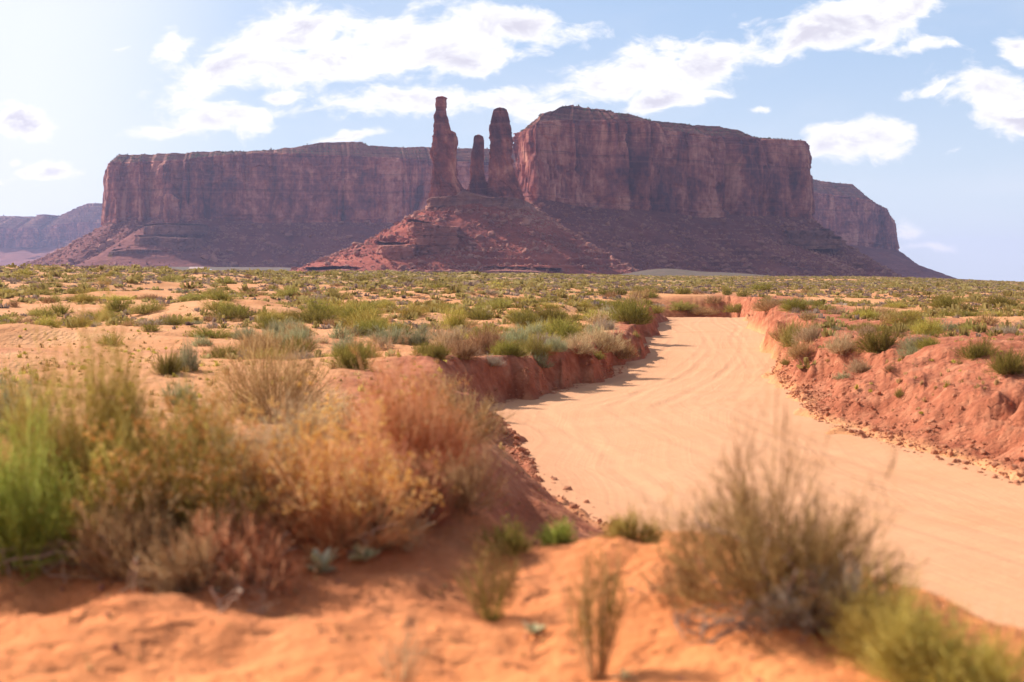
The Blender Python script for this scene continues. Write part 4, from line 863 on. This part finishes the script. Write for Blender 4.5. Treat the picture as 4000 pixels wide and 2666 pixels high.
# ---- middle-distance shrubs: templates, then copies sharing their meshes
KINDS = {  # key: (stem, leaf, erect, tl, lumps, n factor, height ratio, adjective)
 'olive': ('olive', 'olive', .5, .22, .3, 1.0, .62), 'green': ('olive', 'midgreen', .5, .22, .3, 1.0, .55), 'gold': ('olive', 'gold', .5, .2, .3, 1.0, .5),
 'sage': ('brown', 'sage', .55, .22, .25, .9, .6), 'brown': ('brown', 'brown', .6, .24, .25, .85, .65), 'grey': ('brown', 'grey', .6, .24, .25, .75, .5), 'tan': ('brown', 'tan', .6, .22, .3, .85, .7), 'orange': ('brown', 'orange', .6, .22, .3, .85, .75)}
TPL = {}
def template(kind, lod, var):
    key = (kind, lod, var)
    if key in TPL: return TPL[key]
    sm, lm, er, tl, lu, nf, hr = KINDS[kind]; rng = np.random.RandomState(sum(map(ord, kind)) * 7 + lod * 3 + var)
    n1, n2, wd = [(300, 4200, .009), (130, 1300, .02), (60, 420, .042)][lod]
    st, fo, fw = shrub_meshes(rng, 1, .9, 1.0, int(n1 * nf), int(n2 * nf), wd, tl, base_r=.45, inner=.5, erect=er, lumps=lu * 1.5, spread=.5, lo=.0, crowns=(1, 4, 5)[var])
    TPL[key] = [(mesh_np('stem', *st[:2], False, {'tone': st[2]}), PM[sm]), (mesh_np('foliage', *fo[:2], False, {'tone': fo[2]}), PM[lm])]
    for m_, mt in TPL[key]: m_.materials.append(mt)
    if lod == 2:      # too small in view for parts: one mesh
        V = np.vstack([st[0], fo[0]]); Q = np.vstack([st[1], fo[1] + len(st[0])]); m_ = mesh_np('shrub', V, Q, False, {'tone': np.r_[st[2], fo[2]]}); m_.materials.append(PM[lm]); TPL[key] = [(m_, None)]
    return TPL[key]
def put_shrub(kind, x, y, z, w, h, label, group, seed, name=None):
    r = random.Random(seed); k = F / y; lod = 0 if w * k > 130 else (1 if w * k > 55 else 2)
    t = template(kind, lod, r.randint(0, 2)); nm = name or ('dry_shrub' if kind in ('brown', 'grey', 'tan', 'orange') else 'shrub')
    rot = r.uniform(0, 6.28); sc = (w / 2, w / 2 * r.uniform(.75, 1.1), h)
    if lod == 2: o = D.objects.new(nm, t[0][0]); COL.objects.link(o)
    else:
        o = D.objects.new(nm, None); COL.objects.link(o); o.empty_display_size = .2
        for pn, (m_, _) in zip(('stem', 'foliage'), t):
            c = D.objects.new(pn, m_); COL.objects.link(c); c.parent = o
    o.location = (x, y, z - .04); o.rotation_euler = (0, 0, rot); o.scale = sc
    tag(o, label, 'dry shrub' if nm == 'dry_shrub' else 'shrub', group); return o
MID = [ # kind, px, base row, width, height (photo px), label
 ('olive', 650, 1462, 120, 130, 'dark green clump of upright stems left of the bare sand patch'), ('sage', 730, 1450, 130, 130, 'grey-green bushy half of the clump left of the bare sand patch'),
 ('olive', 1370, 1440, 190, 125, 'dark olive shrub standing just behind the rusty bush'), ('sage', 700, 1580, 150, 110, 'small pale sage tuft right of the golden-olive bush'),
 ('brown', 1010, 1378, 220, 90, 'rusty twiggy shrub behind the domed dry bush'), ('sage', 1180, 1352, 180, 90, 'grey-green shrub above the domed dry bush, left of the dark olive one'),
 ('olive', 830, 1322, 170, 60, 'low dark olive shrub at the left end of the shrub row'), ('sage', 1130, 1300, 150, 60, 'sage shrub in the shrub row behind the domed dry bush'),
 ('olive', 1050, 1285, 130, 60, 'rounded olive shrub left of the shrub row centre'), ('olive', 1225, 1265, 190, 62, 'wide olive shrub nearer the bare flat, left of centre'),
 ('sage', 1520, 1345, 200, 85, 'large sage-green shrub in the row left of the road bank'), ('olive', 1455, 1300, 200, 75, 'olive shrub behind the large sage-green one'),
 ('sage', 1640, 1345, 170, 70, 'sage shrub directly above the large rusty bush'), ('tan', 1770, 1350, 200, 90, 'pale yellow-topped dry shrub above the rusty bush'),
 ('brown', 1900, 1375, 190, 105, 'brown dry shrub at the top of the left road bank'), ('sage', 2010, 1350, 150, 80, 'pale sage shrub beside the brown one on the left bank'),
 ('gold', 1772, 1288, 130, 100, 'open thin-twigged yellowish shrub standing on bare sand'), ('olive', 1880, 1250, 150, 62, 'rounded olive shrub behind the thin-twigged yellowish one'), ('olive', 1725, 1215, 90, 45, 'small round olive shrub left of the thin-twigged one'),
 ('olive', 2045, 1268, 170, 62, 'long olive shrub on a hummock left of the road'), ('olive', 2150, 1262, 150, 70, 'dark olive shrub on the right of the hummock left of the road'), ('sage', 2080, 1318, 150, 70, 'sage-green shrub in front of the hummock left of the road'),
 ('olive', 2465, 1262, 190, 100, 'largest dark olive shrub, at the left road edge far down the road'), ('olive', 2415, 1218, 120, 65, 'olive shrub just behind the largest dark one by the road'),
 ('tan', 2250, 1375, 180, 80, 'straw-coloured shrub on top of the left road bank'), ('tan', 2340, 1370, 190, 110, 'tall tan dry shrub with bare twigs on the left road bank'), ('brown', 2420, 1395, 140, 80, 'brown dry shrub at the very edge of the left road bank'), ('sage', 2170, 1368, 130, 60, 'grey-green shrub at the left of the tan shrubs on the bank'),
 ('green', 2330, 1398, 60, 40, 'small bright green tuft under the tan shrubs on the bank'), ('green', 2125, 1392, 40, 30, 'tiny bright green tuft on the lip of the left bank'), ('green', 2480, 1322, 50, 35, 'small bright green tuft hanging on the left bank far down'),
 ('olive', 3430, 1368, 230, 115, 'largest dark olive shrub on the right bank'), ('sage', 3560, 1368, 120, 65, 'grey-green shrub right of the largest dark one on the right bank'), ('tan', 3290, 1372, 190, 95, 'pale stemmed dry shrub left of the largest dark one on the right bank'),
 ('brown', 3130, 1395, 150, 75, 'brown twiggy shrub at the corner of the right bank'), ('brown', 3060, 1330, 110, 95, 'rusty brown shrub above the road on the right bank'), ('tan', 3170, 1330, 150, 80, 'tan shrub between rusty and pale shrubs on the right bank'),
 ('brown', 3000, 1212, 140, 55, 'brown mounded shrub at the crest where the road vanishes'), ('olive', 3110, 1215, 130, 55, 'olive shrub right of the brown mound at the road crest'), ('olive', 3820, 1395, 210, 85, 'spreading olive shrub near the right edge'),
 ('olive', 3945, 1450, 190, 120, 'tall olive shrub cut by the right edge'), ('green', 3380, 1235, 110, 50, 'bright green rounded shrub in the flat right of the road'), ('olive', 3700, 1205, 190, 55, 'long olive shrub clump right of the flat'), ('olive', 3900, 1200, 180, 50, 'olive shrub clump near the right edge, far back'),
 ('brown', 3470, 1262, 90, 50, 'dark brown round shrub behind the largest right-bank shrub'), ('brown', 3850, 1262, 100, 60, 'brown shrub amid the right-hand flat'), ('sage', 3700, 1295, 110, 50, 'sage shrub in the middle of the right-hand flat'), ('brown', 3640, 1280, 80, 45, 'small dark brown shrub beside the middle sage one'),
 ('green', 3512, 1545, 55, 40, 'lone bright green tuft halfway down the red right bank'), ('green', 3075, 1425, 60, 35, 'yellowish green tuft at the foot of the right bank corner'),
 ('brown', 3480, 1445, 60, 35, 'small dark dead tuft on top of the red right bank'), ('brown', 2745, 1228, 150, 32, 'brown brush on the bank closing the end of the road'), ('olive', 2880, 1222, 130, 35, 'olive brush on the bank at the right end of the road'), ('green', 2660, 1210, 150, 40, 'green brush on the left of the bank closing the road'),
 ('brown', 50, 1200, 60, 35, 'dark bare shrub on the rippled dune at the left edge'), ('brown', 190, 1185, 60, 30, 'dark bare shrub on the dune crest near the left edge'), ('green', 215, 1180, 50, 35, 'green tuft beside the dark shrub on the dune crest'), ('olive', 230, 1228, 110, 60, 'olive shrub at the foot of the rippled dune'),
 ('olive', 380, 1250, 160, 55, 'long dark olive shrub at the edge of the bare flat, left'), ('green', 580, 1222, 150, 50, 'green spreading shrub nearest the bare flat, left'), ('olive', 460, 1215, 150, 55, 'olive shrub behind the long dark one, left'), ('olive', 860, 1175, 170, 50, 'broad olive shrub right of the dunes'),
 ('grey', 645, 1252, 55, 28, 'small dead shrub on the bare flat, left one'), ('grey', 860, 1252, 55, 32, 'small dark dead shrub on the bare flat, right one'), ('olive', 590, 1295, 80, 38, 'low dry olive tuft alone on the bare flat'),
 ('olive', 430, 1345, 110, 60, 'dark green tuft poking above the golden-olive bush'), 
]
occupied = []
for i, (kd, px, py, wp, hp, lb) in enumerate(MID):
    x, y, z = ground_at(px, py); k = y / F; occupied.append((x, y, wp * k / 2)); put_shrub(kd, x, y, z, wp * k * 1.15, hp * k * 1.05, lb, None, 1000 + i)
rng = np.random.RandomState(9)
for j in range(64):
    lf = j % 2 == 0; y = 33 + 74 * rng.uniform() ** 1.2; e = float(np.interp(y, YY, XLs)) - rng.uniform(.7, 2.0) if lf else float(np.interp(y, YY, XRs)) + rng.uniform(1.0, 3.2)
    kd = ['olive', 'brown', 'sage', 'grey', 'tan', 'olive'][rng.randint(6)]; wv = rng.uniform(.35, 1.15 if lf else .8) * (1 + y / 180); sd_ = 'left' if lf else 'right'
    nm_ = {'olive': 'olive green', 'brown': 'rusty brown', 'sage': 'grey-green', 'grey': 'grey leafless', 'tan': 'tan dry'}[kd]
    occupied.append((e, y, wv / 2)); put_shrub(kd, e, y, float(H(e, y)), wv, wv * rng.uniform(.4, .6), f'{nm_} shrub growing along the {sd_} bank of the road', f'{nm_} shrubs along the {sd_} bank', 2000 + j)
for j in range(44):
    px, py = rng.uniform(760, 2160), rng.uniform(1300, 1405)
    x, y, z = ground_at(px, py); q_ = float(np.interp(y, YY, XLs))
    if x > q_ - .9 or min(math.hypot(x - a_, y - b_) - c_ for a_, b_, c_ in occupied) < -.25: continue
    kd = ['olive', 'green', 'sage', 'olive', 'brown', 'tan'][rng.randint(6)]; wv = rng.uniform(.5, 1.2)
    nm_ = {'olive': 'olive', 'green': 'olive-yellow', 'sage': 'grey-green', 'brown': 'brown', 'tan': 'tan dry'}[kd]
    occupied.append((x, y, wv / 2)); put_shrub(kd, x, y, z, wv, wv * rng.uniform(.4, .6), f'{nm_} shrub in the row behind the left foreground brush', f'{nm_} shrubs in the row behind the left foreground brush', 2200 + j)
for j in range(15):
    y = rng.uniform(129, 137); e = rng.uniform(8.5, 21); kd = ['olive', 'brown', 'green'][j % 3]; wv = rng.uniform(1.0, 2.4)
    nm_ = {'olive': 'olive', 'brown': 'brown', 'green': 'yellow-green'}[kd]; occupied.append((e, y, wv / 2)); put_shrub(kd, e, y, float(H(e, y)), wv, wv * rng.uniform(.35, .5), f'{nm_} shrub on the bank closing the far end of the road', f'{nm_} shrubs on the bank at the far end of the road', 2100 + j)
occ = np.array(occupied)
# ---- random growth: density follows patches; never on the road
rng = np.random.RandomState(77)
def in_road(x, y, margin=.6): return (x > np.interp(y, YY, XLs) - margin) & (x < np.interp(y, YY, XRs) + margin) & (y < 134)
n = 560000
yy = 34 + (900 - 34) * rng.uniform(0, 1, n) ** 1.55 ; sx = rng.uniform(-.62, .62, n); xx = sx * yy
keepR = yy < np.interp(2000 + F * sx, [0, 900, 1500, 2600, 4000], [260, 280, 420, 640, 820])
side_r = xx > np.interp(yy, YY, XRs)
patch = fbm(xx / 9, yy / 12, 21, 3) + 0.45 * fbm(xx / 2.5, yy / 3, 22, 2)
thr = np.interp(yy, [34, 60, 120, 260, 600], [.14, .05, -.13, -.42, -.75]) - np.interp(2000 + F * sx, [0, 1200, 2000, 4000], [0, .02, .12, .10])
flat = (np.abs(yy - 44) < 9) & (xx < -2) & (xx > -18)
ok = keepR & ~in_road(xx, yy) & (patch > thr) & ~(flat & (patch < .55)) & ~((xx > np.interp(yy, YY, XRs)) & (xx < np.interp(yy, YY, XRs) + 9) & (yy < 33))
xx, yy, patch, side_r = xx[ok], yy[ok], patch[ok], side_r[ok]
# thin by a jittered grid whose cell grows with distance
cell = .62 + yy / 430.0; gx = np.floor(xx / cell).astype(int); gy = np.floor(yy / (cell * 1.25)).astype(int); lv = np.floor(np.log2(cell) * 3).astype(int)
_, ui = np.unique(np.stack([gx, gy, lv], -1), axis=0, return_index=True); xx, yy, patch, side_r = xx[ui], yy[ui], patch[ui], side_r[ui]
d = np.min(np.hypot(xx[:, None] - occ[None, :, 0], yy[:, None] - occ[None, :, 1]) - occ[None, :, 2], axis=1); g = d > .3
xx, yy, patch, side_r = xx[g], yy[g], patch[g], side_r[g]
zz = H(xx, yy); n = len(xx); print('scrub points', n)
kn = fbm(xx / 20, yy / 30, 55, 3) + .9 * rng.uniform(-1, 1, n)
kind = np.where(kn > .46, 4, np.where(kn > .26, 3, np.where(kn > -.15, 1, np.where(kn > -.5, 0, 2))))   # olive green gold sage brown grey...
KN = ['olive', 'green', 'gold', 'grey', 'brown']; 
r5 = rng.uniform(0, 1, n); kind = np.where((r5 < .08), 5, kind); KN.append('sage')
size = rng.lognormal(-.25, .42, n) * np.interp(yy, [34, 90, 300, 800], [.9, 1.25, 1.8, 2.3]); size = np.clip(size, .3, 4.2) * np.where(kind >= 3, .75, 1) * np.where(side_r, .8, 1)
hgt = size * rng.uniform(.22, .5, n) * np.interp(yy, [34, 90, 300], [1.05, .62, .5])
px_ = 2000 + F * xx / yy; vis = (px_ > -40) & (px_ < 4040)
rank = np.where(vis, size * F / yy, 0); DRY = np.isin(kind, [3, 4]); rank_g = np.argsort(-np.where(DRY, -1, rank))[:180]; rank_d = np.argsort(-np.where(DRY, rank, -1))[:160]; order = np.concatenate([rank_g, rank_d])
chosen = np.zeros(n, bool); chosen[order] = True
ADJ = {'olive': 'olive green', 'green': 'fresh green', 'gold': 'yellow-green', 'grey': 'grey leafless', 'brown': 'brown dry', 'sage': 'grey-green sage'}
for q, i in enumerate(order):
    kd = KN[kind[i]]; ppx = px_[i]
    reg = 'on the flat right of the road' if side_r[i] else ('on the dunes at the far left' if ppx < 900 else ('on the sandy plain left of the road' if yy[i] < 110 or ppx < 2000 else 'on the plain beyond the end of the road'))
    big = 'large' if size[i] > 2.0 else ('low' if size[i] > 1 else 'small')
    put_shrub(kd, float(xx[i]), float(yy[i]), float(zz[i]), float(size[i]), float(hgt[i]), f'{big} {ADJ[kd]} shrub {reg}', f'{big} {ADJ[kd]} shrubs {reg}', 5000 + q)
def tuft_mass(idx, blades, label, mt, name, seed):
    rng = np.random.RandomState(seed); n = len(idx); P0 = np.stack([xx[idx], yy[idx], zz[idx]], -1); s = size[idx]; h = hgt[idx]
    ph = rng.uniform(0, 6.28, (n, blades)); u = rng.uniform(0.0, 1, (n, blades)); st = np.sqrt(1 - u * u) * rng.uniform(.3, 1, (n, blades))
    tip = np.stack([np.cos(ph) * st * s[:, None] / 2, np.sin(ph) * st * s[:, None] / 2, (u * .9 + .12) * h[:, None]], -1)
    b = tip * [.55, .55, 0.15]; b[..., 2] -= .05; wd = (s[:, None] * .085 * rng.uniform(.6, 1.6, (n, blades)))[..., None]
    sd_ = rng.normal(size=(n, blades, 3)); sd_[..., 2] *= .4; sd_ /= np.linalg.norm(sd_, axis=-1)[..., None]
    A = b - sd_ * wd; B = b + sd_ * wd; C = tip + sd_ * wd * .5; E = tip - sd_ * wd * .5
    V = (np.stack([A, B, C, E], 2) + P0[:, None, None]).reshape(-1, 3); Q = np.arange(len(V)).reshape(-1, 4)
    tone = np.repeat(np.clip(rng.uniform(0, 1, (n, 1)) * .6 + rng.uniform(0, .4, (n, blades)), 0, 1).ravel(), 4)
    tag(obj(name, mesh_np(name, V, Q, False, {'tone': tone}), mt), label, 'ground cover', kind='stuff')
far_scrub = plant_mat('far_green_scrub', (.25, .18, .055), (.40, .31, .10), (.52, .42, .18), .35)
far_dry = plant_mat('far_dry_scrub', (.20, .13, .10), (.34, .24, .18), (.46, .36, .26), .3)
gi = np.where(~chosen & np.isin(kind, [0, 1, 2]))[0]; di = np.where(~chosen & np.isin(kind, [3, 4, 5]))[0]
print('tufts', len(gi), len(di))
tuft_mass(gi, 20, 'low green desert scrub spread over the whole plain', far_scrub, 'green_scrub', 5); tuft_mass(di, 18, 'low grey and brown dry scrub spread over the plain', far_dry, 'dry_scrub', 6)
# dead litter and seedlings over the near plain
n2 = 6000; ly = 17 + 70 * rng.uniform(0, 1, n2) ** 1.3; lx = rng.uniform(-.45, .45, n2) * ly; g = ~in_road(lx, ly, .9) & (fbm(lx / 4, ly / 4, 66, 2) > -.1); lx, ly = lx[g], ly[g]
_save = (xx, yy, zz, size, hgt)
xx, yy = lx, ly; zz = H(lx, ly); size = rng.uniform(.05, .2, len(lx)); hgt = size * rng.uniform(.25, .6, len(lx))
kk = rng.uniform(0, 1, len(lx)); tuft_mass(np.where(kk < .25)[0], 22, 'tiny green seedlings scattered on the sand', PM['gold'], 'seedlings', 8); tuft_mass(np.where(kk >= .25)[0], 16, 'dry twiggy litter scattered on the sand', PM['brown'], 'plant_litter', 9)
xx, yy, zz, size, hgt = _save
n3 = 2600; ly = rng.uniform(3.5, 17, n3); lx = rng.uniform(-.5, .5, n3) * ly; g = ~in_road(lx, ly, .2) & (fbm(lx / .8, ly / .8, 67, 2) > -.15); lx, ly = lx[g], ly[g]
xx, yy = lx, ly; zz = H(lx, ly); size = rng.uniform(.015, .07, len(lx)); hgt = size * rng.uniform(.1, .5, len(lx))
tuft_mass(np.arange(len(lx)), 9, 'bits of twig and dry leaf lying on the near sand', PM['brown'], 'twig_litter', 19)
n3 = 2200; ly = rng.uniform(3.5, 17, n3); lx = rng.uniform(-.5, .5, n3) * ly; g = ~in_road(lx, ly, .2)
scatter_rocks('pebbles', np.stack([lx, ly, H(lx, ly)], -1)[g], np.minimum(.006 * rng.uniform(.01, 1, n3) ** (-1 / 2.2), .035)[g], M_boulder, 'small stones and crumbs of soil on the near sand', 'pebbles', 25, 0, .3)
# scrub on the mesa tops
tp = []
for key, cnt in (('right_cap', 2600), ('left_cap', 3400), ('farright_cap', 900), ('farleft_cap', 700)):
    S = SURF[key]; p = S[rng.randint(0, len(S), cnt * 2)]; g = fbm(p[:, 0] / 25, p[:, 1] / 12, 70, 2) > -.05; tp.append(p[g][:cnt])
tp = np.vstack(tp); xx, yy, zz = tp.T; size = rng.lognormal(.75, .4, len(tp)) * yy / 2000; hgt = size * .65
tuft_mass(np.arange(len(tp)), 14, 'dark scrub dotted over the mesa tops', plant_mat('mesa_top_scrub', (.09, .09, .045), (.15, .14, .07), (.22, .20, .12), .2), 'mesa_top_scrub', 10)

# ------------------------------------------------------------------ clods along the road edges
cy = rng.uniform(14, 50, 9000); side_ = rng.uniform(0, 1, len(cy)) < .42
cx = np.where(side_, np.interp(cy, YY, XLs) - np.abs(rng.normal(0.05, .22, len(cy))) + .12, np.interp(cy, YY, XRs) + rng.exponential(.5, len(cy)) - .1)
cs = np.minimum(.018 * rng.uniform(.002, 1, len(cy)) ** (-1 / 2.6), .09)
M_clod = rock_mat('dirt_clod', (.62, .30, .16), (.50, .21, .11), (.38, .14, .075), 0, 0, .02)
zc = np.maximum(H(cx, cy), roadz(cy))
scatter_rocks('dirt_clods', np.stack([cx, cy, zc], -1), cs, M_clod, 'crumbly red dirt clods along both edges of the road', 'dirt clods', 15, 0, .3)

# ------------------------------------------------------------------ the cabin and its shed
def box(x0, x1, y0, y1, z0, z1):
    V = np.array([(x, y, z) for z in (z0, z1) for y in (y0, y1) for x in (x0, x1)], float)
    return V, np.array([(0, 2, 3, 1), (4, 5, 7, 6), (0, 1, 5, 4), (1, 3, 7, 5), (3, 2, 6, 7), (2, 0, 4, 6)])
def flatmat(name, c, rough=.7, metal=0.0):
    m, t, out = mat(name); P = t.new('ShaderNodeTexCoord').outputs['Object']
    cc = t.mix(t.noise(P, 2.5, 5, .6), tuple(v * .8 for v in c), tuple(min(1, v * 1.15) for v in c)); b = principled(t, out, cc, rough, .3); b.inputs['Metallic'].default_value = metal; return m
M_wall = flatmat('red_boards', (.36, .11, .08)); M_roof = flatmat('pale_sheet_roof', (.62, .42, .36), .5); M_blue = flatmat('bluish_sheet_roof', (.62, .72, .85), .4); M_dark = flatmat('dark_opening', (.06, .05, .07)); M_trim = flatmat('trim_boards', (.5, .3, .25))
Yc = 900; kx = Yc / F; cxx, _, _ = world(740, 1060, Yc); zt = world(740, 1044, Yc)[2]; zbm = world(740, 1068, Yc)[2]; zg = min(float(H(cxx + 4, Yc)), zbm) - .5
cb = thing('cabin', 'small red cabin with a pale sheet roof on the plain below the left mesa', 'cabin', (cxx, Yc, zg))
W_, Dp = 52 * kx, 5.0; we = zt - zg - 1.0; wr_ = zt - zg
V, Q = box(0, W_, 0, Dp, 0, we); obj('wall', mesh_np('wall', V, Q), M_wall, cb)
Vg = np.array([(W_, 0, we), (W_, Dp, we), (W_, Dp / 2, wr_ - .1), (W_ - .1, 0, we), (W_ - .1, Dp, we), (W_ - .1, Dp / 2, wr_ - .1)]); obj('gable', mesh_np('gable', Vg, np.array([(0, 1, 2), (3, 5, 4)])), M_wall, cb)
V = np.array([(-.4, -.5, we - .1), (W_ + .4, -.5, we - .1), (W_ + .4, Dp / 2, wr_), (-.4, Dp / 2, wr_), (-.4, Dp + .5, we - .1), (W_ + .4, Dp + .5, we - .1)]); V = np.vstack([V, V + [0, 0, .15]])
obj('roof', mesh_np('roof', V, np.array([(0, 1, 2, 3), (3, 2, 5, 4), (6, 9, 8, 7), (9, 10, 11, 8), (0, 6, 7, 1), (4, 5, 11, 10)])), M_roof, cb)
dh = zbm + .3 - zg
for a_, b_, c_, d_, nm in ((.6, 2.8, -.05, we - .9, 'porch_opening'), (3.9, 4.9, dh + .3, dh + 1.2, 'window'), (6.2, 7.1, dh - .6, dh + 1.25, 'door')):
    V, Q = box(a_, b_, -.06, -.01, max(c_, 0), max(d_, .5)); w_o = obj(nm, mesh_np(nm, V, Q), M_dark, cb)
    if nm == 'window': V, Q = box(a_ - .12, b_ + .12, -.09, -.062, d_ + .0, d_ + .14); obj('lintel', mesh_np('lintel', V, Q), M_trim, w_o)
sx0 = world(796, 1060, Yc)[0]; sh = thing('shed', 'low shed with a bluish white roof just right of the red cabin', 'shed', (sx0, Yc + 3, zg)); sz = world(800, 1054, Yc)[2] - zg
V, Q = box(.1, 3.6, .1, 3, 0, sz - .7); obj('wall', mesh_np('wall', V, Q), M_dark, sh)
V = np.array([(-.1, -.3, sz - .75), (4, -.3, sz - .75), (3.6, 3.2, sz + .05), (0, 3.2, sz + .05)]); V = np.vstack([V, V + [0, 0, .1]]); obj('roof', mesh_np('roof', V, np.array([(3, 2, 1, 0), (4, 5, 6, 7), (0, 1, 5, 4), (1, 2, 6, 5), (2, 3, 7, 6), (3, 0, 4, 7)])), M_blue, sh)

# ------------------------------------------------------------------ haze: the dusty air between here and the mesas
hm = D.materials.new('dusty_air'); hm.use_nodes = True; ht = NT(hm.node_tree); ht.n.clear()
pv = ht.new('ShaderNodeVolumePrincipled'); pv.inputs['Color'].default_value = (.60, .62, 1.0, 1); pv.inputs['Density'].default_value = 0.000055; pv.inputs['Anisotropy'].default_value = 0.25
ht.l.new(pv.outputs[0], ht.new('ShaderNodeOutputMaterial').inputs['Volume'])
V, Q = box(-12500, 12500, -12500, 12500, -200, 330)
hz_ = obj('haze', mesh_np('haze', V, Q), hm); tag(hz_, kind='stuff')
print('objects', len(D.objects))
